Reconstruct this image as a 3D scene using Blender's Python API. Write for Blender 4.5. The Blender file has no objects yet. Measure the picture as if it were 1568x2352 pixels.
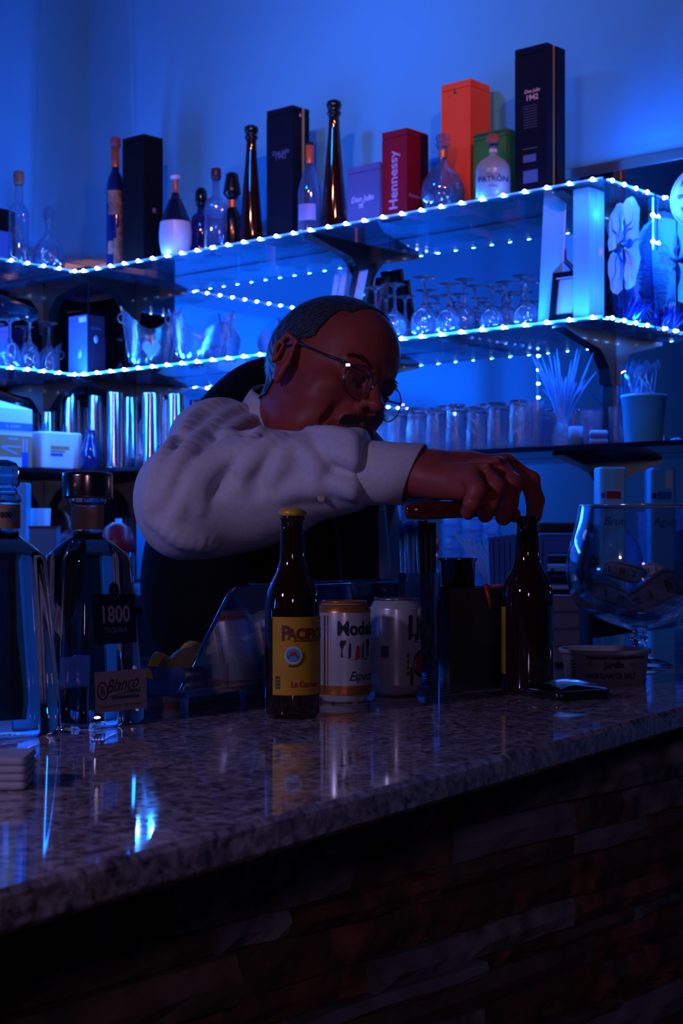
import bpy, math, random
import numpy as np
from mathutils import Vector, Matrix, noise as mnoise

C = bpy.context.scene
COL = C.collection
PI = math.pi
rnd = random.Random(7)

# ------------------------------------------------------------------ camera
F, CX, HY, CZ = 3574.0, 784.0, 1250.0, 1.26        # focal length, centre column and horizon row in photo pixels, eye height
cam_d = bpy.data.cameras.new('camera'); cam = bpy.data.objects.new('camera', cam_d); COL.objects.link(cam)
cam.location = (0, 0, CZ); cam.rotation_euler = (PI/2, 0, 0)
cam_d.sensor_fit = 'AUTO'; cam_d.sensor_width = 36.0; cam_d.lens = 36.0*F/2352
cam_d.shift_y = (HY-1176)/2352
cam_d.clip_start = .02; cam_d.clip_end = 60
cam_d.dof.use_dof = True; cam_d.dof.focus_distance = 1.95; cam_d.dof.aperture_fstop = 13
C.camera = cam

def P(px, py, Y):
    return Vector(((px-CX)/F*Y, Y, CZ-(py-HY)/F*Y))

# shelf frame: V inner front corner of the L shelf, eA along the right leg, eB into the right wall
V = Vector((-.952, 5.633)); eA = Vector((.7535, -.6575)); eB = Vector((.6575, .7535))
L = 2.196
ANG = math.atan2(eA.y, eA.x)
def S(a, b, z=0.0):
    q = V + eA*a + eB*b
    return Vector((q.x, q.y, z))
def a_of(px, b):
    u = (px-CX)/F
    return (u*(V.y+b*eB.y)-V.x-b*eB.x)/(eA.x-u*eA.y)
def b_of(px, a):
    u = (px-CX)/F
    return (u*(V.y+a*eA.y)-V.x-a*eA.x)/(eB.x-u*eB.y)
def zof(py, Y): return CZ-(py-HY)/F*Y
ZT, ZM, ZL, ZC = 2.2495, 1.877, 1.530, 1.10         # top shelf, middle shelf, lower shelf, back counter
HB = 1.07                                           # bar counter top (0.19 under the eye)

# ------------------------------------------------------------------ world, lamps, exposure
w = bpy.data.worlds.new('world'); C.world = w; w.use_nodes = True
w.node_tree.nodes['Background'].inputs[0].default_value = (.10, .16, .5, 1)
w.node_tree.nodes['Background'].inputs[1].default_value = .012
C.view_settings.view_transform = 'Standard'; C.view_settings.look = 'None'
C.view_settings.exposure = 0.0; C.view_settings.gamma = 1.0; C.view_settings.use_curve_mapping = False
cy = C.cycles
cy.use_adaptive_sampling = True; cy.adaptive_threshold = .035
cy.max_bounces = 11; cy.glossy_bounces = 5; cy.transmission_bounces = 9; cy.transparent_max_bounces = 24; cy.diffuse_bounces = 3
cy.caustics_reflective = False; cy.caustics_refractive = False
cy.sample_clamp_indirect = 4.0; cy.blur_glossy = .3
cy.use_denoising = True
try: cy.use_light_tree = True
except Exception: pass

LED_COL = (.004, .155, 1.0)
LED_W = 1.7
def lamp(name, loc, power, col, r=.1, kind='POINT', rot=None, size=None):
    d = bpy.data.lights.new(name, kind); d.energy = power; d.color = col
    if kind == 'AREA':
        d.shape = 'DISK'; d.size = size or .2
    else:
        d.shadow_soft_size = r
    o = bpy.data.objects.new(name, d); COL.objects.link(o); o.location = loc
    if rot: o.rotation_euler = rot
    return o
def aimed(name, loc, target, power, col, size):
    o = lamp(name, loc, power, col, kind='AREA', size=size)
    o.rotation_euler = (Vector(target)-Vector(loc)).to_track_quat('-Z', 'Y').to_euler()
    return o
LED_COL0 = (.004, .15, 1.0)
# dim warm room lamps over the guests' side of the bar
aimed('room_lamp', (-1.75, -.1, 2.25), (-.05, 2.0, 1.15), 14.0, (.56, .47, 1.0), .22)
aimed('blue_left_wall_fill', S(.9, -2.4, 3.5), S(-.28, -3.1, 1.5), 7.0, (.0, .14, 1.0), .12)  # added fill, out of view, brightens the left wall seen in the mirror
aimed('room_lamp', (.15, -1.3, 1.95), (.1, 1.8, 1.0), 3.2, (.66, .45, .80), .30)
aimed('room_lamp', (1.2, -1.3, 2.8), (.2, 3.6, 1.5), 1.4, (.45, .55, 1.0), .22)
for l_, g_, p_ in (((-.55, 2.5, 3.3), (-.2, 5.3, 2.75), 2.1), ((.6, 1.9, 3.3), (.45, 4.6, 2.70), 2.1)):
    o = aimed('shelf_spot', l_, g_, p_, (1.0, .34, .22), .10); o.data.spread = 1.0
o = aimed('under_shelf_fill', S(1.20, .20, ZL-.03), S(1.20, .02, .9), 3.0, LED_COL0, .05); o.data.shape = 'RECTANGLE'; o.data.size = .9; o.data.size_y = .012; o.rotation_euler = (0, 0, ANG)  # invented strip light, added to brighten the cups below the lowest shelf
aimed('blue_side_fill', (-2.2, 1.75, 1.15), (-.2, 2.05, 1.2), 3.2, (.01, .16, 1.0), .22)  # added blue fill from the left for the sleeve, no strip stands there
o = aimed('blue_wall_washer', S(1.30, -1.15, 3.05), S(1.25, .27, 2.85), 2.4, (.0, .18, 1.0), .16); o.data.spread = 1.35

# ------------------------------------------------------------------ materials
MATS = {}
def mat(name, col=(.5, .5, .5), rough=.5, metal=0., trans=0., ior=1.45, emit=None, es=0., coat=0., spec=.5, bump=None, alpha=1., sheen=0., sss=0.):
    if name in MATS: return MATS[name]
    m = bpy.data.materials.new(name); m.use_nodes = True
    nt = m.node_tree; b = nt.nodes['Principled BSDF']
    b.inputs['Base Color'].default_value = (*col, 1); b.inputs['Roughness'].default_value = rough
    b.inputs['Metallic'].default_value = metal; b.inputs['Transmission Weight'].default_value = trans
    b.inputs['IOR'].default_value = ior; b.inputs['Coat Weight'].default_value = coat; b.inputs['Coat Roughness'].default_value = .05
    b.inputs['Specular IOR Level'].default_value = spec; b.inputs['Alpha'].default_value = alpha
    if sheen: b.inputs['Sheen Weight'].default_value = sheen
    if emit:
        b.inputs['Emission Color'].default_value = (*emit, 1); b.inputs['Emission Strength'].default_value = es
    if bump:
        n = nt.nodes.new('ShaderNodeTexNoise'); n.inputs['Scale'].default_value = bump[0]; n.inputs['Detail'].default_value = 6
        tc = nt.nodes.new('ShaderNodeTexCoord'); nt.links.new(tc.outputs['Object'], n.inputs['Vector'])
        bp = nt.nodes.new('ShaderNodeBump'); bp.inputs['Strength'].default_value = bump[1]; bp.inputs['Distance'].default_value = .002
        nt.links.new(n.outputs['Fac'], bp.inputs['Height']); nt.links.new(bp.outputs['Normal'], b.inputs['Normal'])
    MATS[name] = m
    return m
def noisy(name, c1, c2, scale, rough=.6, detail=6, lo=.35, hi=.65, bump=0., coat=0., stretch=(1, 1, 1), c3=None, metal=0., spec=.5):
    if name in MATS: return MATS[name]
    m = mat(name, c1, rough, coat=coat, metal=metal, spec=spec); nt = m.node_tree; b = nt.nodes['Principled BSDF']
    tc = nt.nodes.new('ShaderNodeTexCoord'); mp = nt.nodes.new('ShaderNodeMapping'); mp.inputs['Scale'].default_value = stretch
    n = nt.nodes.new('ShaderNodeTexNoise'); n.inputs['Scale'].default_value = scale; n.inputs['Detail'].default_value = detail
    cr = nt.nodes.new('ShaderNodeValToRGB'); cr.color_ramp.elements[0].position = lo; cr.color_ramp.elements[1].position = hi
    cr.color_ramp.elements[0].color = (*c1, 1); cr.color_ramp.elements[1].color = (*c2, 1)
    if c3:
        e = cr.color_ramp.elements.new((lo+hi)/2); e.color = (*c3, 1)
    nt.links.new(tc.outputs['Object'], mp.inputs['Vector']); nt.links.new(mp.outputs['Vector'], n.inputs['Vector'])
    nt.links.new(n.outputs['Fac'], cr.inputs['Fac']); nt.links.new(cr.outputs['Color'], b.inputs['Base Color'])
    if bump:
        bp = nt.nodes.new('ShaderNodeBump'); bp.inputs['Strength'].default_value = bump; bp.inputs['Distance'].default_value = .003
        nt.links.new(n.outputs['Fac'], bp.inputs['Height']); nt.links.new(bp.outputs['Normal'], b.inputs['Normal'])
    return m
def thin(name, tint=(.9, .95, 1), f0=.05, fmax=.85, rough=.03, body=0., bodycol=(.5, .6, .8), bump=0.):
    """thin-walled glass or clear plastic: clear with a fresnel reflection and a little body colour"""
    if name in MATS: return MATS[name]
    m = bpy.data.materials.new(name); m.use_nodes = True; nt = m.node_tree; nt.nodes.clear()
    out = nt.nodes.new('ShaderNodeOutputMaterial'); tr = nt.nodes.new('ShaderNodeBsdfTransparent'); tr.inputs[0].default_value = (*tint, 1)
    gl = nt.nodes.new('ShaderNodeBsdfGlossy'); gl.inputs['Roughness'].default_value = rough
    lw = nt.nodes.new('ShaderNodeLayerWeight'); lw.inputs['Blend'].default_value = .28
    mr = nt.nodes.new('ShaderNodeMapRange'); mr.inputs['To Min'].default_value = f0; mr.inputs['To Max'].default_value = fmax
    mx = nt.nodes.new('ShaderNodeMixShader')
    nt.links.new(lw.outputs['Facing'], mr.inputs['Value']); nt.links.new(mr.outputs['Result'], mx.inputs[0])
    src = tr
    if body:
        df = nt.nodes.new('ShaderNodeBsdfDiffuse'); df.inputs[0].default_value = (*bodycol, 1)
        tl = nt.nodes.new('ShaderNodeBsdfTranslucent'); tl.inputs[0].default_value = (*bodycol, 1)
        m2 = nt.nodes.new('ShaderNodeMixShader'); m2.inputs[0].default_value = .5
        nt.links.new(df.outputs[0], m2.inputs[1]); nt.links.new(tl.outputs[0], m2.inputs[2])
        m3 = nt.nodes.new('ShaderNodeMixShader'); m3.inputs[0].default_value = body
        nt.links.new(tr.outputs[0], m3.inputs[1]); nt.links.new(m2.outputs[0], m3.inputs[2]); src = m3
    nt.links.new(src.outputs[0], mx.inputs[1]); nt.links.new(gl.outputs[0], mx.inputs[2]); nt.links.new(mx.outputs[0], out.inputs[0])
    if bump:
        n = nt.nodes.new('ShaderNodeTexNoise'); n.inputs['Scale'].default_value = 40
        bp = nt.nodes.new('ShaderNodeBump'); bp.inputs['Strength'].default_value = bump; bp.inputs['Distance'].default_value = .004
        nt.links.new(n.outputs['Fac'], bp.inputs['Height']); nt.links.new(bp.outputs['Normal'], gl.inputs['Normal'])
    MATS[name] = m
    return m
def paper_glow(name, col):
    m = bpy.data.materials.new(name); m.use_nodes = True; nt = m.node_tree; nt.nodes.clear()
    out = nt.nodes.new('ShaderNodeOutputMaterial'); a = nt.nodes.new('ShaderNodeBsdfDiffuse'); b = nt.nodes.new('ShaderNodeBsdfTranslucent')
    a.inputs[0].default_value = (*col, 1); b.inputs[0].default_value = (*col, 1)
    mx = nt.nodes.new('ShaderNodeMixShader'); mx.inputs[0].default_value = .35
    nt.links.new(a.outputs[0], mx.inputs[1]); nt.links.new(b.outputs[0], mx.inputs[2]); nt.links.new(mx.outputs[0], out.inputs[0])
    return m

M_FOOT = None
# ------------------------------------------------------------------ mesh builder
class MB:
    def __init__(s): s.v = []; s.f = []; s.sm = []
    def add(s, vs, fs, smooth=False, M=None):
        o = len(s.v)
        if M is not None: vs = [M @ Vector(q) for q in vs]
        s.v += [tuple(q) for q in vs]; s.f += [tuple(i+o for i in f) for f in fs]; s.sm += [smooth]*len(fs)
        return s
    def box(s, c, d, M=None, r=0.):
        x, y, z = c; a, b, h = d[0]/2, d[1]/2, d[2]/2
        if r > 0:                       # rounded vertical edges and chamfered top
            pts = rrect(d[0], d[1], r, 3)
            return s.prism([(x+p, y+q) for p, q in pts], z-h, z+h, M, chamfer=min(r*.5, h*.4))
        vs = [(x+i*a, y+j*b, z+k*h) for k in (-1, 1) for j in (-1, 1) for i in (-1, 1)]
        return s.add(vs, [(0, 2, 3, 1), (4, 5, 7, 6), (0, 1, 5, 4), (2, 6, 7, 3), (0, 4, 6, 2), (1, 3, 7, 5)], False, M)
    def prism(s, pts, z0, z1, M=None, chamfer=0., smooth=False):
        n = len(pts)
        if chamfer:
            cx = sum(p[0] for p in pts)/n; cyy = sum(p[1] for p in pts)/n
            def sh(k):
                o = []
                for x, y in pts:
                    d = math.hypot(x-cx, y-cyy) or 1; t = max(0, 1-k/d); o.append((cx+(x-cx)*t, cyy+(y-cyy)*t))
                return o
            rings = [[(x, y, z0) for x, y in sh(chamfer)], [(x, y, z0+chamfer) for x, y in pts], [(x, y, z1-chamfer) for x, y in pts], [(x, y, z1) for x, y in sh(chamfer)]]
        else:
            rings = [[(x, y, z0) for x, y in pts], [(x, y, z1) for x, y in pts]]
        return s.loft(rings, M, smooth)
    def loft(s, rings, M=None, smooth=True, cap=True, closed=True):
        n = len(rings[0]); vs = [p for r in rings for p in r]; fs = []
        for k in range(len(rings)-1):
            for i in range(n if closed else n-1):
                j = (i+1) % n
                fs.append((k*n+i, k*n+j, (k+1)*n+j, (k+1)*n+i))
        if cap: fs += [tuple(range(n-1, -1, -1)), tuple(range((len(rings)-1)*n, len(rings)*n))]
        return s.add(vs, fs, smooth, M)
    def lathe(s, prof, seg=24, M=None, smooth=True, flat=None):
        """prof: (r, z) from bottom to top"""
        vs = []; fs = []; idx = []
        for r, z in prof:
            if r < 1e-6: idx.append([len(vs)]); vs.append((0, 0, z))
            else:
                idx.append(list(range(len(vs), len(vs)+seg)))
                for i in range(seg):
                    t = 2*PI*i/seg; vs.append((r*math.cos(t), r*math.sin(t), z))
        for a, b in zip(idx, idx[1:]):
            for i in range(seg):
                j = (i+1) % seg
                if len(a) == 1 and len(b) == 1: continue
                if len(a) == 1: fs.append((a[0], b[j], b[i]))
                elif len(b) == 1: fs.append((a[i], a[j], b[0]))
                else: fs.append((a[i], a[j], b[j], b[i]))
        return s.add(vs, fs, smooth, M)
    def tube(s, path, r, seg=8, M=None, cap=True):
        path = [Vector(p) for p in path]; n = len(path); rs = r if isinstance(r, (list, tuple)) else [r]*n
        t0 = (path[1]-path[0]).normalized(); up = Vector((0, 0, 1)) if abs(t0.z) < .9 else Vector((1, 0, 0))
        x = t0.cross(up).normalized(); rings = []
        for i, p in enumerate(path):
            t = ((path[min(i+1, n-1)]-path[max(i-1, 0)])).normalized()
            x = (x-t*x.dot(t)).normalized(); y = t.cross(x)
            rings.append([tuple(p+(x*math.cos(2*PI*k/seg)+y*math.sin(2*PI*k/seg))*rs[i]) for k in range(seg)])
        return s.loft(rings, M, True, cap)
    def patch(s, r, z0, z1, a0, a1, seg=10, M=None, nz=1, rf=None):
        """piece of a cylinder surface, angles in radians"""
        vs = []; fs = []
        for k in range(nz+1):
            z = z0+(z1-z0)*k/nz
            rr = rf(z) if rf else r
            for i in range(seg+1):
                t = a0+(a1-a0)*i/seg; vs.append((rr*math.cos(t), rr*math.sin(t), z))
        for k in range(nz):
            for i in range(seg): o = k*(seg+1)+i; fs.append((o, o+1, o+seg+2, o+seg+1))
        return s.add(vs, fs, True, M)
    def build(s, name, m, parent=None, loc=None, rotz=0.):
        me = bpy.data.meshes.new(name); me.from_pydata(s.v, [], s.f)
        me.polygons.foreach_set('use_smooth', s.sm); me.materials.append(m); me.update()
        o = bpy.data.objects.new(name, me); COL.objects.link(o)
        if parent: o.parent = parent
        if loc is not None: o.location = loc
        o.rotation_euler.z = rotz
        return o
def rrect(w_, d_, r, k=4):
    out = []
    for cx, cy_, a0 in ((w_/2-r, d_/2-r, 0), (-w_/2+r, d_/2-r, PI/2), (-w_/2+r, -d_/2+r, PI), (w_/2-r, -d_/2+r, 1.5*PI)):
        for i in range(k+1):
            t = a0+PI/2*i/k; out.append((cx+r*math.cos(t), cy_+r*math.sin(t)))
    return out
def tag(o, label, cat, group=None, kind=None):
    o['label'] = label; o['category'] = cat
    if group: o['group'] = group
    if kind: o['kind'] = kind
    return o
def thing(name, loc, rotz, label, cat, group=None):
    o = bpy.data.objects.new(name, None); COL.objects.link(o); o.location = loc; o.rotation_euler.z = rotz
    o.empty_display_size = .05
    return tag(o, label, cat, group)
def struct(name, mb, m, parent=None):
    o = mb.build(name, m, parent)
    o['kind'] = 'structure'
    return o
def copy_tree(o, parent=None):
    c = o.copy(); COL.objects.link(c)
    if parent: c.parent = parent
    for ch in list(o.children): copy_tree(ch, c)
    return c
_FT = {}
def text_geo(body, size, font_shear=0., sx=1., align='CENTER', bold=0.):
    key = (body, size, font_shear, sx, align, bold)
    if key in _FT: return _FT[key]
    cu = bpy.data.curves.new('t', 'FONT'); cu.body = body; cu.size = size; cu.shear = font_shear; cu.align_x = align; cu.align_y = 'CENTER'
    cu.resolution_u = 3; cu.offset = bold
    o = bpy.data.objects.new('t', cu); COL.objects.link(o)
    bpy.context.view_layer.update()
    me = bpy.data.meshes.new_from_object(o.evaluated_get(bpy.context.evaluated_depsgraph_get()))
    vs = [(v.co.x*sx, v.co.y) for v in me.vertices]; fs = [tuple(p.vertices) for p in me.polygons]
    bpy.data.objects.remove(o); bpy.data.curves.remove(cu); bpy.data.meshes.remove(me)
    _FT[key] = (vs, fs)
    return vs, fs
def letter(body, size, m, parent, fn, name='lettering', **k):
    """flat print: every outline point goes through fn(x, y) -> point on the surface"""
    vs, fs = text_geo(body, size, **k); mb = MB(); mb.add([fn(x, y) for x, y in vs], fs)
    return mb.build(name, m, parent)

M_black = mat('black_plastic', (.008, .008, .010), .35)
M_blackmetal = mat('black_metal', (.006, .006, .008), .3, metal=0, coat=.3)
M_steel = mat('steel', (.62, .62, .66), .16, metal=1)
M_white = mat('white_card', (.75, .76, .8), .55)
M_whiteplastic = mat('white_plastic', (.72, .76, .82), .35)
M_glass = thin('clear_thin_glass', (.90, .94, .98), .05, .95)
M_stem = thin('stemware_glass', (.84, .91, .98), .16, 1.0, rough=.06, body=.12, bodycol=(.6, .75, 1))
M_tumbler = thin('tumbler_glass', (.84, .91, .98), .14, 1.0, rough=.05, body=.05, bodycol=(.6, .75, 1), bump=.25)
M_shelfglass = thin('shelf_glass', (.88, .93, .97), .07, .75, rough=.02, body=.10, bodycol=(.35, .5, .8))
M_shelfedge = thin('shelf_glass_edge', (.35, .55, .6), .15, .6, rough=.2, body=.4, bodycol=(.3, .5, .7))
M_solidglass = mat('solid_glass', (.93, .96, 1), .02, trans=1, ior=1.42)
M_cork = noisy('cork', (.42, .22, .12), (.25, .12, .06), 60, .8)
M_gold = mat('gold_foil', (.75, .48, .15), .35, metal=.7)
M_ink = mat('dark_ink', (.01, .012, .03), .5)
M_goldink = mat('gold_ink', (.75, .5, .38), .5)
M_whiteink = mat('white_ink', (.7, .7, .72), .5)
M_redink = mat('red_ink', (.45, .02, .03), .5)
M_mirror = mat('mirror', (.80, .86, .88), .0, metal=1)

# ================================================================== the room
MS = Matrix.Translation((V.x, V.y, 0)) @ Matrix.Rotation(ANG, 4, 'Z')      # shelf frame -> world
def sbox(a0, a1, b0, b1, z0, z1): return MB().box(((a0+a1)/2, (b0+b1)/2, (z0+z1)/2), (a1-a0, b1-b0, z1-z0), MS)
WB, WA = .28, -.28                                  # painted wall planes
A1, B0, ZCEIL = 5.6, -6.4, 3.7
M_wall = noisy('painted_wall', (.085, .47, .74), (.09, .49, .76), 3, .75, bump=.05)
M_dark = noisy('dark_wall', (.05, .045, .05), (.035, .03, .035), 2, .8)
struct('wall_right', sbox(WA-.1, A1+.1, WB, WB+.1, 0, ZCEIL), M_wall)
struct('wall_left', sbox(WA-.1, WA, B0-.1, WB, 0, ZCEIL), M_wall)
struct('wall_back', sbox(WA-.1, A1+.1, B0-.1, B0, 0, ZCEIL), M_dark)
struct('wall_far', sbox(A1, A1+.1, B0, WB, 0, ZCEIL), M_dark)
struct('floor', sbox(WA-.1, A1+.1, B0-.1, WB+.1, -.1, 0), noisy('floor_tile', (.05, .035, .03), (.03, .022, .02), 4, .5))
struct('ceiling', sbox(WA-.1, A1+.1, B0-.1, WB+.1, ZCEIL, ZCEIL+.1), mat('ceiling_paint', (.10, .10, .12), .8))

# mirrors behind the shelves
ZMT = 2.336
t = thing('bar_mirror', S(0, .276, 1.12), ANG, 'large mirror sheets on the right wall behind the glass shelves', 'mirror')
cuts = [-.272, a_of(830, .27), a_of(1401, .27), a_of(1401, .27)+1.2, a_of(1401, .27)+2.4]
for i, (x0, x1) in enumerate(zip(cuts, cuts[1:])):
    MB().box(((x0+x1)/2, 0, (ZMT-1.12)/2), (x1-x0-.003, .007, ZMT-1.12)).build('mirror_panel', M_mirror, t)
MB().box(((cuts[0]+cuts[-1])/2, -.003, ZMT-1.12+.012), (cuts[-1]-cuts[0], .014, .026)).build('top_channel', mat('brushed_channel', (.55, .57, .6), .35, metal=1), t)
t = thing('corner_mirror', S(-.276, 0, 1.12), ANG, 'narrow mirror sheet on the left wall in the corner of the shelves', 'mirror')
MB().box((0, .045, (ZMT-1.12)/2), (.007, .45, ZMT-1.12)).build('mirror_panel', M_mirror, t)
MB().box((0.003, .045, ZMT-1.12+.012), (.014, .45, .026)).build('top_channel', MATS['brushed_channel'], t)

# ------------------------------------------------------------------ shelves
def shelf(name, a0, a1, b0, b1, z, th, label, m, edge):
    t = thing(name, S((a0+a1)/2, (b0+b1)/2, z), ANG, label, 'shelf')
    MB().box((0, 0, -th/2), (a1-a0-.004, b1-b0-.004, th)).build('pane' if m is M_shelfglass else 'board', m, t)
    if edge:
        MB().box((0, -(b1-b0)/2, -th/2), (a1-a0, .0035, th)).build('front_edge', M_shelfedge, t)
    return t
WL = 2.40
shelf('glass_shelf', -.262, L, 0, .261, ZT, .009, 'topmost glass shelf along the right wall carrying boxes and tall bottles', M_shelfglass, True)
shelf('glass_shelf', -.262, 0, -WL, -.002, ZT, .009, 'topmost glass shelf on the left wall with three clear bottles', M_shelfglass, False)
shelf('glass_shelf', -.262, L, 0, .261, ZM, .009, 'middle glass shelf along the right wall under the upturned stemware', M_shelfglass, True)
shelf('glass_shelf', -.262, 0, -2.0, -.002, ZM, .009, 'middle glass shelf on the left wall with upturned wine glasses', M_shelfglass, False)
M_darkboard = mat('dark_glass_board', (.006, .008, .016), .12, coat=.4)
shelf('dark_shelf', -.262, L+.72, -.02, .261, ZL, .014, 'lowest dark shelf along the right wall under the rows of tumblers', M_darkboard, False)
shelf('dark_shelf', -.262, 0, -2.2, -.022, ZL, .014, 'lowest dark shelf on the left wall under boxes and steel shakers', M_darkboard, False)
ZCB = ZC
t = thing('back_counter', S(.9, 0, 0), ANG, 'dark back bar cabinet with a black top under the lowest shelf', 'counter')
MB().box((.05, -.02, .53), (2.40, .56, 1.02)).build('cabinet', mat('dark_cabinet', (.012, .010, .012), .5), t)
MB().box((.05, -.04, ZCB-.02), (2.44, .62, .04)).build('top', mat('dark_counter', (.015, .016, .02), .15, coat=.3), t)

# wall uprights with curved arms
def arm_mb(z, ln=.262, side='b'):
    pts = [(0, .0), (-ln, .0), (-ln-.004, -.010), (-ln*.62, -.034), (-ln*.30, -.052), (-.055, -.072), (-.028, -.105), (-.018, -.150), (0, -.150)]
    mb = MB()
    for k, x in enumerate((-.019, .019)): pass
    r0 = [(-.019, p[0], z+p[1]) for p in pts]; r1 = [(.019, p[0], z+p[1]) for p in pts]
    return mb.loft([r0, r1], None, False)
def upright(a, label):
    t = thing('shelf_upright', S(a, .268, 1.12), ANG, label, 'shelf bracket', 'black shelf uprights')
    MB().box((0, -.0005, (ZT-.02-1.12)/2), (.036, .009, ZT-.02-1.12)).build('post', M_blackmetal, t)
    for z in (ZT-.0095, ZM-.0095, ZL-.0145):
        arm_mb(z-1.12).build('bracket_arm', M_blackmetal, t)
        for dx in (-.014, .014):
            MB().lathe([(0, 0), (.004, .0), (.003, .003), (0, .004)], 8, Matrix.Translation((dx*.6, -.020, z-1.12-.06)) @ Matrix.Rotation(PI/2, 4, 'X')).build('screw', M_steel, t)
upright(a_of(832, .268), 'black shelf upright with curved arms above the bartender\'s head')
upright(a_of(1398, .268), 'black shelf upright with curved arms near the outer end of the shelves')
upright(a_of(300, .268), 'black shelf upright with curved arms near the inner corner')
t = thing('shelf_upright', S(-.268, b_of(112, -.268), 1.12), ANG-PI/2+PI, 'black shelf upright with curved arms on the left wall', 'shelf bracket', 'black shelf uprights')
MB().box((0, -.0005, (ZT-.02-1.12)/2), (.036, .009, ZT-.02-1.12)).build('post', M_blackmetal, t)
for z in (ZT-.0095, ZM-.0095, ZL-.0145): arm_mb(z-1.12).build('bracket_arm', M_blackmetal, t)

# ------------------------------------------------------------------ LED strips
M_led = mat('led_chip', (1, 1, 1), .4, emit=(.8, .88, 1.0), es=30)
M_tape = mat('led_tape', (.55, .65, .85), .3, emit=(.01, .12, 1.0), es=.8)
for m_ in (M_led, M_tape):
    try: m_.cycles.emission_sampling = 'NONE'
    except Exception: pass
_ledmesh = None
def led_run(t, pts, sp, normal, start=.02, w=LED_W, spot=False):
    """pts: straight run p0->p1 (world), normal: outward direction"""
    global _ledmesh
    p0, p1 = Vector(pts[0]), Vector(pts[1]); d = p1-p0; ln = d.length; d.normalize(); n = Vector(normal).normalized()
    up = d.cross(n)
    org = Vector(t.location)
    Mx = Matrix((( *d, 0), (*n, 0), (*up, 0), (0, 0, 0, 1))).transposed()
    MB().box((ln/2, .001, 0), (ln, .0016, .0045), Matrix.Translation(p0-org) @ Mx).build('tape', M_tape, t)
    x = start
    while x < ln-.004:
        c = p0+d*x
        if _ledmesh is None:
            o = MB().lathe([(0, -.001), (.0050, -.001), (.0056, .001), (.0044, .0040), (0, .0050)], 10, Matrix.Rotation(-PI/2, 4, 'X')).build('led', M_led, t); _ledmesh = o.data
        else:
            o = bpy.data.objects.new('led', _ledmesh); COL.objects.link(o); o.parent = t
        o.rotation_euler = Mx.to_3x3().to_euler(); o.location = c-org+n*.002
        if spot:
            lo_ = lamp('led_lamp', c+n*.011, w*.09, LED_COL, .0032)
            pass
        else: lamp('led_lamp', c+n*.011, w, LED_COL, .0032)
        x += sp
nB, nA = tuple((-eB).to_3d()), tuple(eA.to_3d())
SPC = .0735
for z, wl, lab in ((ZT, WL, 'blue LED strip taped along the front edge of the topmost glass shelf'), (ZM, 1.95, 'blue LED strip taped along the front edge of the middle glass shelf')):
    t = thing('led_strip', S(0, 0, z), 0, lab, 'LED strip')
    e = .004
    led_run(t, (S(L, -e, z-.004), S(.0, -e, z-.004)), SPC, nB, .028, spot=(z == ZT))
    led_run(t, (S(e, -e, z-.004), S(e, -wl, z-.004)), SPC*.95, nA, .018, spot=(z == ZT))
    led_run(t, (S(L+.003, .02, z-.004), S(L+.003, .268, z-.004)), .062, nA, .02)
    if z == ZT:
        led_run(t, (S(L+.004, .262, z-.012), S(L+.004, .262, z-.16)), .075, nB, .05)
        led_run(t, (S(e, -WL, z-.01), S(e, -WL, z-.36)), .07, nA, .03)

# ================================================================== things on the shelves
def mirror_x(): pass
def bottle_root(name, px, b, z, label, cat='bottle', group=None, a=None):
    """root at the base; a given -> solve b from the column instead"""
    if a is None: aa = a_of(px, b); q = S(aa, b, z)
    else: bb = b_of(px, a); q = S(a, bb, z)
    return thing(name, q, 0, label, cat, group), q
def dims(q, hw_px, py):
    return hw_px*q.y/F, zof(py, q.y)-q.z        # radius, height
def sc(prof, r, h): return [(p*r, q_*h) for p, q_ in prof]
FACE = lambda q: math.atan2(-q.y, -q.x)          # direction from the thing to the camera

# --- upright boxes: front face parallel to the shelf edge, side face parallel to the shelf's end
def carton(name, px0, px1, px2, py, bf, z, label, m, cat='box', lid=True, group=None, msides=None):
    a0, a1 = a_of(px0, bf), a_of(px1, bf)
    d = max(.03, b_of(px2, a1)-bf); c = S(a1, bf); h = zof(py, c.y)-z; wd = a1-a0
    t = thing(name, S((a0+a1)/2, bf+d/2, z), ANG, label, cat, group)
    MB().box((0, 0, (h-.022)/2), (wd, d, h-.022)).build('carton', m, t)
    MB().box((0, 0, h-.010), (wd*.996, d*.994, .020)).build('lid', m, t)
    return t, wd, d, h
def front(wd, d, x=0, z=0, e=.0006): return lambda u, v: (x+u, -d/2-e, z+v)
def side(wd, d, y=0, z=0, e=.0006): return lambda u, v: (wd/2+e, y+u, z+v)
def quad(name, m, t, fn, x0, x1, z0, z1):
    mb = MB(); mb.add([fn(x0, z0), fn(x1, z0), fn(x1, z1), fn(x0, z1)], [(0, 1, 2, 3)]); return mb.build(name, m, t)
M_navybox = noisy('navy_box', (.004, .005, .014), (.006, .007, .018), 30, .6, spec=.15)
M_blackbox = noisy('black_box', (.004, .004, .006), (.006, .006, .008), 30, .6, spec=.15)
M_redbox = noisy('crimson_box', (.26, .005, .02), (.20, .004, .016), 8, .5, spec=.25)
M_orangebox = noisy('orange_box', (.95, .10, .025), (.88, .09, .02), 6, .6, spec=.2)
M_greenbox = noisy('green_box', (.06, .24, .03), (.045, .18, .025), 10, .55, spec=.2)
M_bluebox = noisy('pale_blue_box', (.10, .14, .36), (.08, .11, .30), 8, .5)

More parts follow.
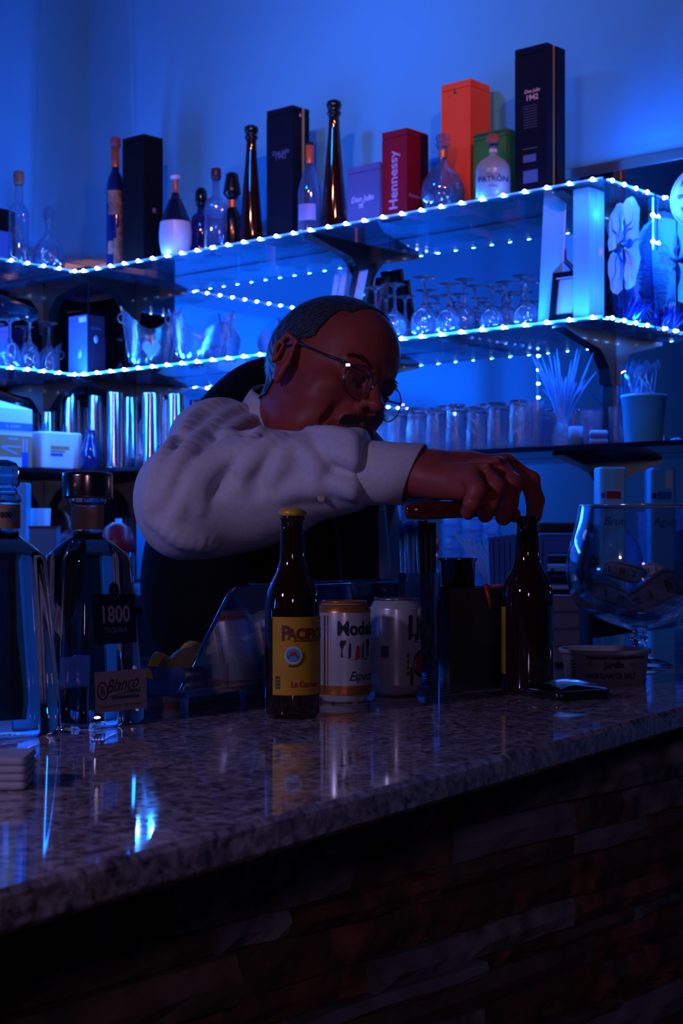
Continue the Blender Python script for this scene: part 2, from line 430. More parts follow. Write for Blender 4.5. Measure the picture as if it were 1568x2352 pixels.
t, wd, d, h = carton('bottle_box', 1182, 1256, 1293, 97, .06, ZT, 'tallest black bottle box with gold year lettering at the right end of the top shelf', M_navybox)
fr = front(wd, d); letter('Don Julio', .014, M_goldink, t, front(wd, d, .004, h*.700), font_shear=.25, bold=.0004)
letter('1942', .022, M_goldink, t, front(wd, d, .004, h*.655), bold=.0006)
for k in range(9):
    quad('print_line', mat('faint_ink', (.10, .11, .15), .6), t, fr, -wd*.22, wd*.2, h*(.60-k*.018), h*(.60-k*.018)+.0018)
quad('print_line', M_goldink, t, fr, -.028, .022, h*.315, h*.317)
for z0, z1, x1 in ((.225, .275, .018), (.085, .17, .024)):
    quad('sticker', mat('sticker_grey', (.10, .13, .30), .5), t, fr, -.026, x1, h*z0, h*z1)
MB().box((wd/2+.0008, -d*.10, h/2), (.0016, .006, h)).build('gold_seam', M_gold, t)
MB().box((wd/2+.003, d*.24, h/2), (.007, d*.52, h*.985)).build('sleeve_flap', M_navybox, t)

t, wd, d, h = carton('bottle_box', 612, 672, 710, 241, .09, ZT, 'dark navy bottle box with a gold side seam between two tapered brown bottles', M_navybox)
letter('Don Julio', .020, mat('dim_ink', (.12, .14, .3), .5), t, front(wd, d, .005, h*.67), font_shear=.2, bold=.0003); letter('1942', .026, MATS['dim_ink'], t, front(wd, d, .005, h*.635))
MB().box((wd/2+.0008, d*.12, h/2), (.0016, .010, h)).build('gold_seam', M_gold, t)
MB().add([(wd/2+.001, -d*.14, h*.93), (wd/2+.001, d*.02, h*.93), (wd/2+.001, -.06*d, h*.96)], [(0, 1, 2)]).build('emblem', M_goldink, t)

t, wd, d, h = carton('bottle_box', 281, 330, 374, 307, .04, ZT, 'plain black bottle box with a small round seal near the inner corner', M_blackbox)
MB().lathe([(0, 0), (.0095, 0), (.0095, .001), (0, .001)], 20, Matrix.Translation((wd/2, .005, h*.42)) @ Matrix.Rotation(PI/2, 4, 'Y')).build('seal', mat('rose_seal', (.30, .14, .18), .5), t)

t, wd, d, h = carton('gift_box', 877, 934, 983, 293, .06, ZT, 'crimson cognac box with a name running up its front edge', M_redbox)
letter('Hennessy', .046, mat('lilac_ink', (.45, .35, .6), .4), t, lambda u, v: (-wd*.02-v, -d/2-.0006, h*.44+u), bold=.001)
letter('Hennessy', .016, MATS['lilac_ink'], t, lambda u, v: (wd/2+.0006, -.012+u, h*.26+v))
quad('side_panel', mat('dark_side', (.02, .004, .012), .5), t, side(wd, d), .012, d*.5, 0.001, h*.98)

t, wd, d, h = carton('gift_box', 1013, 1080, 1125, 180, .145, ZT, 'tall orange bottle box with a bulging lid', M_orangebox)
mb = MB(); n = 12
rows = []
for i in range(n+1):
    x = -wd/2+wd*i/n; rows.append([(x, -d/2, h), (x, -d*.1, h+.010*math.sin(PI*i/n)), (x, d/2, h+.004*math.sin(PI*i/n)), (x, d/2, h-.001), (x, -d/2, h-.001)])
mb.loft(rows, None, False).build('bulging_flap', M_orangebox, t)
letter('L', .020, M_ink, t, front(wd, d, -.002, h*.93), bold=.0012); letter('p', .010, M_ink, t, front(wd, d, -.022, h*.905))

t, wd, d, h = carton('gift_box', 1087, 1162, 1188, 293, .11, ZT, 'green box standing behind the clear squat bottle', M_greenbox)
quad('edge_line', M_ink, t, front(wd, d), -wd/2, wd/2, h*.955, h*.975)
t, wd, d, h = carton('gift_box', 797, 872, 880, 371, .05, ZT, 'low pale blue box with looping white lettering', M_bluebox)
letter('Don Julio', .024, mat('pale_ink', (.45, .52, .85), .5), t, front(wd, d, -.004, h*.43), font_shear=.25, bold=.001)
letter('70', .018, MATS['pale_ink'], t, front(wd, d, -.010, h*.31), bold=.001)
a_ = -.16
t = thing('bottle_box', S(-.20, b_of(2, -.20), ZT), ANG+.05, 'short black box with a pale label cut by the left edge of the photo', 'box')
MB().box((0, -.02, .105), (.10, .09, .21)).build('carton', M_blackbox, t)
quad('label', mat('blue_label', (.10, .22, .6), .4), t, lambda u, v: (.0508, u, v), -.055, .01, .02, .13)

# --- bottles
M_amber = mat('dark_amber_glass', (.030, .006, .003), .06, trans=.35, coat=.6)
M_capblack = mat('black_cap', (.006, .005, .006), .2, coat=.5)
M_clear = thin('clear_bottle_glass', (.82, .9, .96), .10, .95, rough=.04, body=.08, bodycol=(.45, .6, .9))
M_liquor = thin('filled_bottle_glass', (.72, .85, .93), .12, .95, rough=.05, body=.16, bodycol=(.35, .5, .85))
M_copper = mat('copper_foil', (.62, .20, .10), .35, metal=.4)
def tall_taper(px, hw, py, b, label, group=None):
    t, q = bottle_root('tapered_bottle', px, b, ZT, label); r, h = dims(q, hw, py)
    MB().lathe([(0, 0), (r*.97, 0), (r, .01), (r*.97, h*.10), (r*.86, h*.28), (r*.66, h*.52), (r*.47, h*.74), (r*.40, h*.86), (r*.42, h*.872), (r*.42, h*.885), (0, h*.885)], 28).build('glass_body', M_amber, t)
    MB().lathe([(0, h*.885), (r*.50, h*.885), (r*.56, h*.90), (r*.50, h*.915), (r*.42, h*.92), (r*.52, h*.935), (r*.60, h*.96), (r*.55, h*.985), (r*.3, h), (0, h)], 24).build('stopper', M_capblack, t)
    return t
tall_taper(577, 28, 288, .10, 'tapered brown bottle with round black stopper beside the stout dark flask')
tall_taper(767, 30, 230, .09, 'tallest tapered brown bottle, standing left of the pale blue box')

t, q = bottle_root('slender_bottle', 265, .06, ZT, 'slender blue bottle with tan figured decoration and rosy wooden cap'); r, h = dims(q, 21, 316)
prof = [(0, 0), (.98, 0), (1, .02), (1, .58), (.96, .64), (.75, .70), (.45, .74), (.38, .77), (.38, .90), (.45, .905), (.45, .91)]
M_cobalt = mat('cobalt_glass', (.01, .025, .14), .08, trans=.3, coat=.5)
MB().lathe(sc(prof, r, h), 24).build('glass_body', M_cobalt, t)
MB().lathe(sc([(.47, .77), (.47, .93), (0, .93)], r, h), 20).build('neck_foil', M_copper, t)
MB().lathe(sc([(0, .93), (.55, .93), (.60, .95), (.58, .99), (.4, 1), (0, 1)], r, h), 20).build('cap', mat('rosewood', (.30, .10, .12), .6), t)
fa = FACE(q); M_tan = noisy('tan_relief', (.42, .26, .16), (.16, .09, .07), 45, .7, bump=.8)
def rel(z, i, n=14): return 1.03+.03*math.sin(9*i+z*40)
for z0, z1, w0, w1 in ((.02, .22, -.2, 1.0), (.22, .30, .1, 1.1), (.30, .40, .35, 1.1), (.40, .50, -.8, 1.1), (.50, .585, -1.0, .7), (.10, .20, -.9, -.25)):
    MB().patch(r*1.035, h*z0, h*z1, fa+w0, fa+w1, 10).build('decoration', M_tan, t)

t, q = bottle_root('wine_bottle', 711, .045, ZT, 'clear bottle with orange neck foil leaning near the navy box'); r, h = dims(q, 28, 328)
MB().lathe(sc([(0, 0), (.97, 0), (1, .02), (1, .42), (.95, .50), (.72, .60), (.42, .72), (.30, .79), (.28, .93), (.33, .935), (.33, .95), (0, .95)], r, h), 28).build('glass_body', M_liquor, t)
MB().lathe(sc([(.33, .76), (.34, .965), (0, .965)], r, h), 20).build('neck_foil', mat('orange_foil', (.75, .16, .06), .35, metal=.2), t)
MB().lathe(sc([(0, .965), (.33, .965), (.33, 1), (0, 1)], r, h), 20).build('cap', M_capblack, t)
MB().patch(r*1.02, h*.12, h*.30, FACE(q)-1.1, FACE(q)+.5, 12).build('label', mat('lilac_label', (.28, .30, .62), .5), t)

t, q = bottle_root('decanter', 1017, .072, ZT, 'round clear decanter with glass stopper in front of the orange box'); r, h = dims(q, 51, 308)
MB().lathe(sc([(0, 0), (.62, 0), (.80, .02), (.97, .14), (1, .24), (.93, .36), (.72, .48), (.42, .56), (.24, .61), (.19, .68), (.19, .80), (.27, .81), (.27, .83), (0, .83)], r, h), 36).build('glass_body', M_liquor, t)
MB().lathe(sc([(0, .83), (.30, .83), (.34, .86), (.28, .90), (.34, .93), (.30, .99), (.12, 1), (0, 1)], r, h), 10, smooth=False).build('stopper', M_clear, t)
MB().lathe(sc([(.205, .69), (.205, .79)], r, h), 16).build('neck_band', M_copper, t)
MB().lathe(sc([(.55, .03), (.7, .05), (.84, .16), (.86, .26), (0, .27)], r, h), 28).build('liquor', thin('liquor', (.6, .75, .9), .1, .8, body=.1), t)

t, q = bottle_root('squat_bottle', 1132, .03, ZT, 'squat clear bottle with cork ball and green ribbon in front of the green box'); r, h = dims(q, 40, 308)
def oval(prof, k=.72, seg=32):
    rings = []
    for p, z in prof: rings.append([(p*math.cos(2*PI*i/seg), p*k*math.sin(2*PI*i/seg), z) for i in range(seg)])
    return rings
MB().loft(oval(sc([(.92, 0), (1, .015), (1, .42), (.95, .50), (.75, .58), (.42, .64), (.22, .67), (.20, .76), (.20, .80)], r, h), .7)).build('glass_body', mat('frosted_pale_glass', (.42, .60, .72), .25, trans=.25, coat=.4), t)
t.rotation_euler.z = FACE(q)+PI/2
MB().lathe(sc([(0, .80), (.28, .80), (.30, .82), (.22, .84), (0, .84)], r, h), 16).build('glass_collar', M_clear, t)
MB().lathe(sc([(0, .84), (.32, .84), (.40, .90), (.38, .96), (.24, 1), (0, 1)], r, h), 20).build('cork_ball', noisy('cork_red', (.42, .12, .09), (.30, .08, .06), 60, .7), t)
MB().box((0, -r*.0, h*.73), (r*.44, r*.42, h*.05)).build('ribbon', mat('pale_ribbon', (.55, .60, .75), .6), t)
M_lbl = mat('patron_ink', (.02, .06, .16), .5)
fl = lambda x0, z0: (lambda u, v: (x0+u, -r*.7*math.sqrt(max(.02, 1-((x0+u)/r)**2))-.0012, z0+v))
letter('PATRÓN', .022, M_lbl, t, fl(0, h*.27), bold=.0006)
letter('TEQUILA', .010, M_lbl, t, fl(0, h*.345)); letter('silver', .012, M_lbl, t, fl(0, h*.17), font_shear=.2)
mb = MB()
for x0, x1, z0, z1 in ((-.5, .5, .40, .406), (-.55, .55, .225, .231), (-.36, .36, .455, .46), (-.5, -.494, .23, .40), (.494, .5, .23, .40)):
    g = fl(0, 0); mb.add([g(x0*r, z0*h), g(x1*r, z0*h), g(x1*r, z1*h), g(x0*r, z1*h)], [(0, 1, 2, 3)])
mb.build('label_border', M_lbl, t)

t, q = bottle_root('ceramic_decanter', 403, .05, ZT, 'white belly decanter with navy painted shoulder and pale stopper'); r, h = dims(q, 38, 402)
MB().lathe(sc([(0, 0), (.70, 0), (.84, .03), (.98, .18), (1, .30), (.93, .42)], r, h), 32).build('belly', mat('pale_ceramic', (.62, .68, .78), .35, coat=.4), t)
MB().lathe(sc([(.93, .42), (.86, .46), (.62, .58), (.42, .68), (.40, .685), (.40, .70), (.30, .70), (.22, .78)], r, h), 32).build('shoulder', mat('navy_ceramic', (.008, .012, .05), .2, coat=.5), t)
MB().lathe(sc([(.22, .78), (.17, .80), (.16, .90), (.22, .93), (.20, .95), (0, .95)], r, h), 20).build('neck', M_copper, t)
MB().lathe(sc([(0, .94), (.24, .945), (.33, .965), (.30, .99), (.1, 1), (0, 1)], r, h), 20).build('stopper', M_whiteplastic, t)

def square_bottle(nm, px, hw, py, b, label, body, capm, capcol=None, neck=.0, a=None, capw=.34, sh=.58, nk=.22):
    t, q = bottle_root(nm, px, b, ZT, label, a=a); r, h = dims(q, hw, py)
    rings = []
    for p, z in ((.94, 0), (1, .015), (1, sh-.06), (.97, sh-.02), (.80, sh+.03), (.4, sh+.07), (nk, sh+.09), (nk*.95, .88)):
        rr = max(.001, p*r*.35)
        rings.append([(x, y, z*h) for x, y in rrect(2*p*r*.9, 2*p*r*.8, min(rr, p*r*.5), 3)])
    MB().loft(rings).build('glass_body', body, t)
    MB().lathe(sc([(0, .86), (nk+.03, .86), (capw, .90), (capw, .985), (capw*.85, 1), (0, 1)], r, h), 18).build('cap', capm, t)
    return t, r, h, q
t, r, h, q = square_bottle('square_bottle', 496, 28, 387, .06, 'clear square bottle with dark cap among small dark bottles', M_liquor, mat('plum_cap', (.05, .02, .03), .4), capw=.42, nk=.33)
MB().box((0, 0, h*.20), (r*1.4, r*1.2, h*.36)).build('liquor', MATS['liquor'], t)
t, r, h, q = square_bottle('square_bottle', 43, 24, 394, 0, 'tall clear bottle with cork top on the left wall shelf', M_clear, M_cork, a=-.10, capw=.52, sh=.60, nk=.42)
MB().tube([(-.01, -r*.85, h*.38), (.006, -r*.88, h*.42), (.014, -r*.86, h*.28)], .002, 6).build('bent_emblem', M_copper, t)
t, q = bottle_root('round_decanter', 112, 0, ZT, 'small round clear decanter on the left wall shelf', a=-.07); r, h = dims(q, 38, 475)
MB().lathe(sc([(0, 0), (.8, 0), (.96, .08), (1, .18), (.92, .32), (.62, .46), (.30, .55), (.20, .62), (.20, .78), (.30, .80)], r, h), 28).build('glass_body', M_clear, t)
MB().lathe(sc([(0, .79), (.27, .79), (.36, .85), (.36, .94), (.24, 1), (0, 1)], r, h), 12, smooth=False).build('stopper', M_clear, t)
# two small dark bottles behind the square one
t, q = bottle_root('dark_flask', 533, .14, ZT, 'stout dark flask with large black knob and orange neck band'); r, h = dims(q, 22, 397)
MB().lathe(sc([(0, 0), (1.05, 0), (1.1, .02), (1.1, .40), (.85, .50), (.45, .56), (.45, .68), (0, .68)], r, h), 24).build('glass_body', M_capblack, t)
MB().lathe(sc([(.5, .57), (.5, .66)], r, h), 20).build('neck_band', M_copper, t)
MB().lathe(sc([(0, .68), (.5, .68), (.95, .74), (.9, .80), (.7, .92), (.65, .98), (.4, 1), (0, 1)], r, h), 14).build('knob', M_capblack, t)
t, q = bottle_root('dark_flask', 462, .15, ZT, 'low round shouldered dark flask left of the clear square bottle'); r, h = dims(q, 26, 432)
MB().lathe(sc([(0, 0), (.95, 0), (1, .02), (1, .48), (.82, .60), (.4, .66), (.34, .74), (0, .74)], r, h), 24).build('glass_body', thin('violet_glass', (.25, .2, .5), .1, .8, body=.2, bodycol=(.1, .08, .3)), t)
MB().lathe(sc([(0, .74), (.45, .75), (.55, .84), (.5, .95), (.3, 1), (0, 1)], r, h), 16).build('stopper', M_capblack, t)

# --- middle shelf: upturned stemware
def wineglass_mb(r, h, bowl=.56, base=.78, n=22):
    zs = bowl
    p = [(r*.86, 0), (r*.97, h*.10), (r, h*.22), (r*.92, h*.36), (r*.66, h*.48), (r*.30, h*(zs-.01)), (r*.12, h*(zs+.03)), (r*.075, h*(zs+.08)), (r*.07, h*.90), (r*.12, h*.955), (r*base*.6, h*.978), (r*base, h*.992), (r*base, h)]
    return MB().lathe(p, n)
M_stemsolid = mat('stem_glass_solid', (.85, .92, 1), .07, trans=1, ior=1.5, coat=.5)
def goblet(t, r, h, zb, base):
    MB().lathe([(r*.84, 0), (r*.90, 0.001), (r*.97, h*.10), (r, h*.22), (r*.93, h*.34), (r*.70, h*(zb-.07)), (r*.34, h*zb)], 26).build('bowl', M_stem, t)
    MB().lathe([(0, h*(zb-.035)), (r*.33, h*(zb-.005)), (r*.22, h*(zb+.03)), (r*.125, h*(zb+.09)), (r*.11, h*(zb+.2)), (r*.12, h*.90), (r*.24, h*.955), (r*base*.7, h*.982), (r*base, h*.992), (r*base*.99, h*.999), (r*.4, h), (0, h*.997)], 22).build('stem_and_foot', M_stemsolid, t)
stem = [(862, 660, .07), (887, 679, .16), (906, 653, .04), (930, 681, .14), (974, 636, .05), (979, 667, .21), (1004, 681, .13), (1030, 652, .05), (1053, 676, .22), (1067, 642, .12), (1091, 657, .20), (1130, 666, .06), (1162, 648, .12), (1199, 634, .21), (1209, 656, .06)]
wh = ['row nearest the bartender\'s crown', 'just right of the bartender\'s hair', 'middle of the cluster', 'beside the leaning white panel']
descr = ['with a wide foot', 'with a narrow foot', 'with a tall thin stem', 'with a short thick stem']
names_st = ['first upturned stem glass right of the bartender\'s hair', 'upturned stem glass behind the second LED from the head', 'tall front upturned stem glass near the bartender\'s hair', 'short upturned stem glass with bright stem near the hair',
 'tallest upturned goblet with thick bright stem in mid cluster', 'upturned goblet half hidden behind the tallest one', 'low upturned goblet right of the tallest one', 'upturned goblet with wide foot at the shelf edge', 'small upturned goblet at the mirror behind the wide footed one',
 'upturned goblet with the second highest foot', 'upturned goblet at the mirror with a slanted highlight', 'front upturned goblet with straight bright stem', 'upturned wine glass between two tall goblets near the right', 'upturned wine glass highest beside the leaning white panel',
 'front upturned wine glass closest to the leaning white panel', 'upturned stem glass just above the bartender\'s crown', 'lowest upturned goblet at the mirror', 'low upturned wine glass near the leaning panel at the mirror']
for (px, py, b), nm_ in zip(stem, names_st):
    a = a_of(px, b); q = S(a, b, ZM); h = zof(py, q.y)-ZM; h = max(.13, h)
    t = thing('stem_glass', q, rnd.random()*6, nm_, 'glass', 'upturned stem glasses on the middle shelf')
    goblet(t, .036+rnd.random()*.006, h, .50+rnd.random()*.08, .86)
for px, py, a, nm_ in ((22, 733, -.10, 'upturned wine glass at the left edge of the photo on the middle shelf'), (68, 732, -.17, 'second upturned wine glass from the left edge on the middle shelf'), (112, 742, -.20, 'upturned wine glass close to the tall printed carton')):
    b = b_of(px, a); q = S(a, b, ZM); h = zof(py, q.y)-ZM
    t = thing('wine_glass', q, 0, nm_, 'glass', 'upturned wine glasses on the left middle shelf'); goblet(t, .042, h, .56, .9)

# boxes, pitchers and frames on the middle shelf
t, wd, d, h = carton('gift_box', 158, 200, 240, 722, .03, ZM, 'pale and dark two-sided box with a portrait oval on the middle shelf', mat('mid_box', (.10, .15, .42), .5))
quad('dark_side', mat('mid_box_dark', (.006, .008, .03), .5), t, side(wd, d), -d/2, d/2, 0, h)
quad('price_sticker', M_white, t, front(wd, d), wd*.05, wd*.45, h*.88, h*.97)
MB().lathe([(0, 0), (.012, 0), (.012, .001), (0, .001)], 18, Matrix.Translation((wd*.08, -d/2, h*.36)) @ Matrix.Rotation(PI/2, 4, 'X') @ Matrix.Diagonal((1, 1.5, 1, 1))).build('oval_emblem', mat('oval_blue', (.35, .45, .8), .5), t)
MB().lathe([(0, 0), (.010, 0), (.010, .001), (0, .001)], 18, Matrix.Translation((wd/2, 0, h*.60)) @ Matrix.Rotation(PI/2, 4, 'Y') @ Matrix.Diagonal((1.4, 1, 1, 1))).build('oval_emblem', MATS['oval_blue'], t)
letter('RESERVA', .012, MATS['oval_blue'], t, side(wd, d, 0, h*.78))
def bucket(px, hw, py, b, label, cut):
    t, q = bottle_root('ice_bucket', px, b, ZM, label, 'bucket'); r, h = dims(q, hw, py)
    t.rotation_euler.z = FACE(q)+PI/2; seg = 48; rings = []
    for z, f in ((0, .58), (.02, .62), (.3, .74), (.6, .86), (.85, .96), (1, 1)):
        ring = []
        for i in range(seg):
            tt = 2*PI*i/seg; x = math.cos(tt); hh = .60+.40*abs(x)**1.6
            ring.append((f*r*x, f*r*.72*math.sin(tt), z*h*hh))
        rings.append(ring)
    MB().loft(rings, cap=False).build('bowl', M_tumbler, t)
    MB().loft([rings[0]], cap=True) if 0 else None
    MB().prism([(p[0], p[1]) for p in rings[0]], 0, .004).build('base', M_clear, t)
    for s in (-1, 1):
        MB().tube([(s*r*.9+.022*math.cos(k)*1.0, -r*.30*1.0, h*.80+.018*math.sin(k)) for k in [2*PI*j/14 for j in range(15)]], .0028, 6).build('grip_rim', M_clear, t)
        mb = MB().tube([(s*r*1.0, 0, h*1.0), (s*r*.86, -r*.15, h*.55), (s*r*.70, -r*.2, h*.1)], .004, 6); mb.build('bright_rib', M_clear, t)
    return t, r, h, q
t, r, h, q = bucket(347, 68, 705, .10, 'clear ice bucket with a heart shaped patch left of the seam', 0)
pts = [(16*math.sin(k)**3*.0019, (13*math.cos(k)-5*math.cos(2*k)-2*math.cos(3*k)-math.cos(4*k))*.0022) for k in [2*PI*j/40 for j in range(40)]]
MB().add([(x, -r*.66, h*.30+y) for x, y in pts], [tuple(range(40))]).build('heart_patch', mat('heart_blue', (.10, .24, .6), .5), t)  # blue heart-shaped patch laid flat on the front
bucket(462, 74, 713, .08, 'clear ice bucket with cut-out grips right of the seam', 0)

def leaning(name, px0, px1, py, pyb, b0, lean, label, m, cat, th=.012):
    a0, a1 = a_of(px0, b0), a_of(px1, b0); q = S((a0+a1)/2, b0, ZM); h = zof(py, q.y)-ZM; wd = a1-a0
    t = thing(name, q, ANG, label, cat); t.rotation_euler.x = 0
    R = Matrix.Rotation(-lean, 4, 'X')
    return t, wd, h/math.cos(lean), R
def frame(px0, px1, py, b, lean, label, pic, fm=M_blackmetal, yaw=0., z_=None):
    t, wd, h, R = leaning('picture_frame', px0, px1, py, 0, b, lean, label, None, 'picture frame'); t.rotation_euler.z = ANG+yaw
    f = .020
    for nm, c, dd in (('frame_bar', (0, 0, f/2), (wd, .014, f)), ('frame_bar', (0, 0, h-f/2), (wd, .014, f)), ('frame_bar', (-wd/2+f/2, 0, h/2), (f, .014, h)), ('frame_bar', (wd/2-f/2, 0, h/2), (f, .014, h))):
        MB().box(c, dd, R).build(nm, fm, t)
    MB().box((0, .002, h/2), (wd-f, .004, h-f), R).build('picture', pic, t)
    return t, wd, h, R
M_pic = noisy('pale_print', (.30, .42, .66), (.62, .70, .82), 9, .35, coat=.4)
t, wd, h, R = frame(1262, 1330, 622, .04, .16, 'black framed notice leaning behind the tall white glowing box', M_pic)
MB().add([R @ Vector(p) for p in ((-wd*.36, -.008, h*.86), (wd*.36, -.008, h*.86), (wd*.36, -.008, h*.885), (-wd*.36, -.008, h*.885))], [(0, 1, 2, 3)]).build('title_line', MATS['pale_ink'], t)
frame(776, 822, 600, .12, .30, 'tilted dark picture frame in front of the upright', M_pic)
frame(744, 772, 612, .15, .22, 'narrow pale picture frame leaning left of the upright', M_pic, mat('pale_frame', (.3, .42, .65), .4))
frame(838, 872, 632, .17, .25, 'low dark picture frame leaning back right of the upright', noisy('dark_print', (.05, .08, .16), (.12, .16, .30), 12, .4))
# tall slim white panel and the card behind it
a0 = a_of(1250, .05); q = S(a0, .05, ZM); h = zof(440, q.y)-ZM
t = thing('menu_panel', q, ANG+.55, 'slim white panel leaning upright left of the tall glowing box', 'panel')
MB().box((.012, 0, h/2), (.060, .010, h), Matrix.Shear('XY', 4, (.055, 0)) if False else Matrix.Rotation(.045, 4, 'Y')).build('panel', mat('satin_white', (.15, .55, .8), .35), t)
MB().box((.044, 0, h/2), (.003, .013, h*.99), Matrix.Rotation(.045, 4, 'Y')).build('edge_trim', M_white, t)
a0 = a_of(1305, .16); q = S(a0, .16, ZM); h = zof(532, q.y)-ZM
t = thing('greeting_card', q, ANG, 'white card with red and dark brush strokes behind the framed notice', 'card')
R = Matrix.Rotation(-.12, 4, 'X')
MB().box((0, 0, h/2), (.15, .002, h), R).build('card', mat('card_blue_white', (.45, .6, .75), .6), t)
for dx, mm in ((0, M_redink), (-.012, M_ink)):
    MB().loft([[tuple(R @ Vector((-.045+dx+.075*k/8+.008*math.sin(k*1.6)+e, -.0022, h*.90-.12*k/8))) for e in (-.0035*math.sin(PI*(k+.5)/9)-.001, .0035*math.sin(PI*(k+.5)/9)+.001)] for k in range(9)], cap=False, closed=False).build('brush_stroke', mm, t)
# tall white glowing box at the outer corner
bf = .03; a0, a1 = a_of(1316, bf), a_of(1352, bf); d = b_of(1387, a1)-bf; cq = S(a1, bf); h = zof(412, cq.y)-ZM-.006; wd = a1-a0
h = min(h, ZT-.009-ZM-.003)
t = thing('lantern_box', S((a0+a1)/2, bf+d/2, ZM), ANG, 'tall white paper light box with cyan and pink glow at the shelf corner', 'lamp')
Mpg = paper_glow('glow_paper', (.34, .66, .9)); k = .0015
for c, dd in (((0, -d/2, h/2), (wd, k, h)), ((0, d/2, h/2), (wd, k, h)), ((-wd/2, 0, h/2), (k, d, h)), ((wd/2, 0, h/2), (k, d, h))):
    x_, y_ = (dd[0]/2, 0) if dd[0] > k*1.5 else (0, dd[1]/2)      # folded sheet, one surface per side
    MB().add([(c[0]-x_, c[1]-y_, .004), (c[0]+x_, c[1]+y_, .004), (c[0]+x_, c[1]+y_, h), (c[0]-x_, c[1]-y_, h)], [(0, 1, 2, 3)]).build('paper_side', Mpg, t)
MB().box((0, 0, h-.001), (wd, d, .002)).build('top', Mpg, t); MB().box((0, 0, .002), (wd, d, .004)).build('base', M_white, t)
MB().box((wd/2+.001, 0, h/2), (.0012, .0015, h*.98)).build('fold_line', MATS['pale_ink'], t)
RB = Matrix.Translation(t.location) @ Matrix.Rotation(ANG, 4, 'Z')
lamp('cyan_bulb', RB @ Vector((wd/2-.014, 0.0, h*.80)), .050, (.05, .9, .95), .008)
lamp('pink_bulb', RB @ Vector((wd/2-.006, d*.30, h*.53)), .0075, (1, .03, .35), .004)
lamp('white_bulb', RB @ Vector((wd/2-.02, 0, h*.22)), .020, (.35, .4, 1), .01)

# masquerade ornament: wavy white cloth kite with knot, blue feather and tinsel base
kq = S(L-.01, .125, zof(565, S(L-.01, .125).y)); kite_rot = ANG+math.atan2(-.6, .8)
t = thing('cloth_bow', Vector((kq.x, kq.y, ZM)), kite_rot, 'white four-petal cloth bow with wavy blue streamers behind the feather', 'ornament')
zc = kq.z-ZM
M_cloth = noisy('white_cloth', (.80, .82, .88), (.72, .74, .84), 25, .7, bump=.3)
for sx in (-1, 1):
    for sz in (-1, 1):
        n = 8; rings = []
        for i in range(n+1):
            f = i/n; a_w = math.atan2(sz, sx); r_ = .008+f*.105
            ring = []
            for j in range(9):
                g = (j/8-.5)*1.50; aa = a_w+g*(.25+.75*min(1, f*1.6)); rr = r_*(1+.16*math.cos(g*2.7)); ring.append((rr*math.cos(aa), .010*math.sin(f*PI)*math.cos(g*2)*1.0+.003*math.sin(j*2.1+i), zc+rr*math.sin(aa)*1.12))
            rings.append(ring)
        MB().loft(rings, cap=False, closed=False).build('petal', M_cloth, t)
M_ribbon = mat('blue_ribbon', (.02, .10, .45), .5)
for a_w, ln in ((-1.15, .15), (-1.35, .12), (.55, .13), (.38, .12), (2.2, .11), (-2.0, .12), (1.45, .10)):
    rings = []
    for i in range(15):
        f = i/14; off = .006*math.sin(f*12+a_w*3); wv = .0035*math.sin(PI*min(1, f*1.1))+.001
        c = Vector((math.cos(a_w), 0, math.sin(a_w))); nrm = Vector((-c.z, 0, c.x))
        rings.append([tuple(c*(f*ln)+nrm*(off-wv)+Vector((0, -.014, zc))), tuple(c*(f*ln)+nrm*(off+wv)+Vector((0, -.014, zc)))])
    MB().loft(rings, cap=False, closed=False).build('streamer', M_ribbon, t)
MB().lathe([(0, -.01), (.007, -.006), (.009, 0), (.007, .006), (0, .01)], 10, Matrix.Translation((0, -.012, zc))).build('knot', mat('brown_knot', (.05, .05, .05), .6), t)
MB().lathe([(.0025, 0), (.0025, zc)], 8).build('rod', M_blackmetal, t)
# feather
fq = S(L-.012, .215, ZM); t = thing('blue_feather', fq, ANG-.2, 'large curling blue feather standing in dark tinsel at the shelf end', 'feather')
hf = zof(495, fq.y)-ZM
rach = lambda f: Vector((-.012-.014*math.sin(f*2.2), 0, .03+(hf-.03)*f))
M_feather = mat('feather_blue', (.01, .09, .42), .6, sheen=.3); M_feather_lit = mat('feather_lit_side', (.12, .24, .55), .6, sheen=.3)  # right-hand barbs coloured paler to stand for the lit half
MB().tube([rach(i/12) for i in range(13)], [.0018*(1-.6*i/12) for i in range(13)], 6).build('quill', mat('quill', (.03, .06, .3), .5), t)
for s, mm in ((-1, M_feather), (1, M_feather_lit)):
    mb = MB()
    for i in range(95):
        f = .10+.90*i/94; ln = (.048 if s < 0 else .036)*math.sin(PI*min(1, .12+f*.86))**.6*(1+.25*rnd.random()); p0 = rach(min(1, f)); curl = .7+.5*rnd.random(); rr = []
        for k in range(6):
            g = k/5; c = p0+Vector((s*ln*g, -.004-.012*g*g+.002*rnd.random(), ln*(.65*g-.75*g*g*curl)))
            wv = .0021*(1-g*.75); rr.append([(c.x, c.y, c.z-wv), (c.x, c.y-.0004, c.z+wv)])
        mb.loft(rr, cap=False, closed=False)
    o = mb.build('barbs', mm, t); o['kind'] = 'stuff'
t = thing('tinsel_bunch', S(L-.02, .175, ZM), ANG, 'bunch of dark glittering tinsel at the foot of the feather', 'tinsel')
mb = MB()
for i in range(260):
    th = rnd.random()*2*PI; ph = rnd.random()*.9; l0 = .03+.045*rnd.random(); d_ = Vector((math.cos(th)*math.sin(ph+.3)*.9, math.sin(th)*math.sin(ph+.3)*.6, math.cos(ph))); c = Vector((.03*(rnd.random()-.5), .08*(rnd.random()-.5), .006)); n_ = d_.cross(Vector((rnd.random(), rnd.random(), rnd.random()))).normalized()*.0022
    mb.add([c-n_, c+n_, c+d_*l0+n_*.4, c+d_*l0-n_*.4], [(0, 1, 2, 3)])
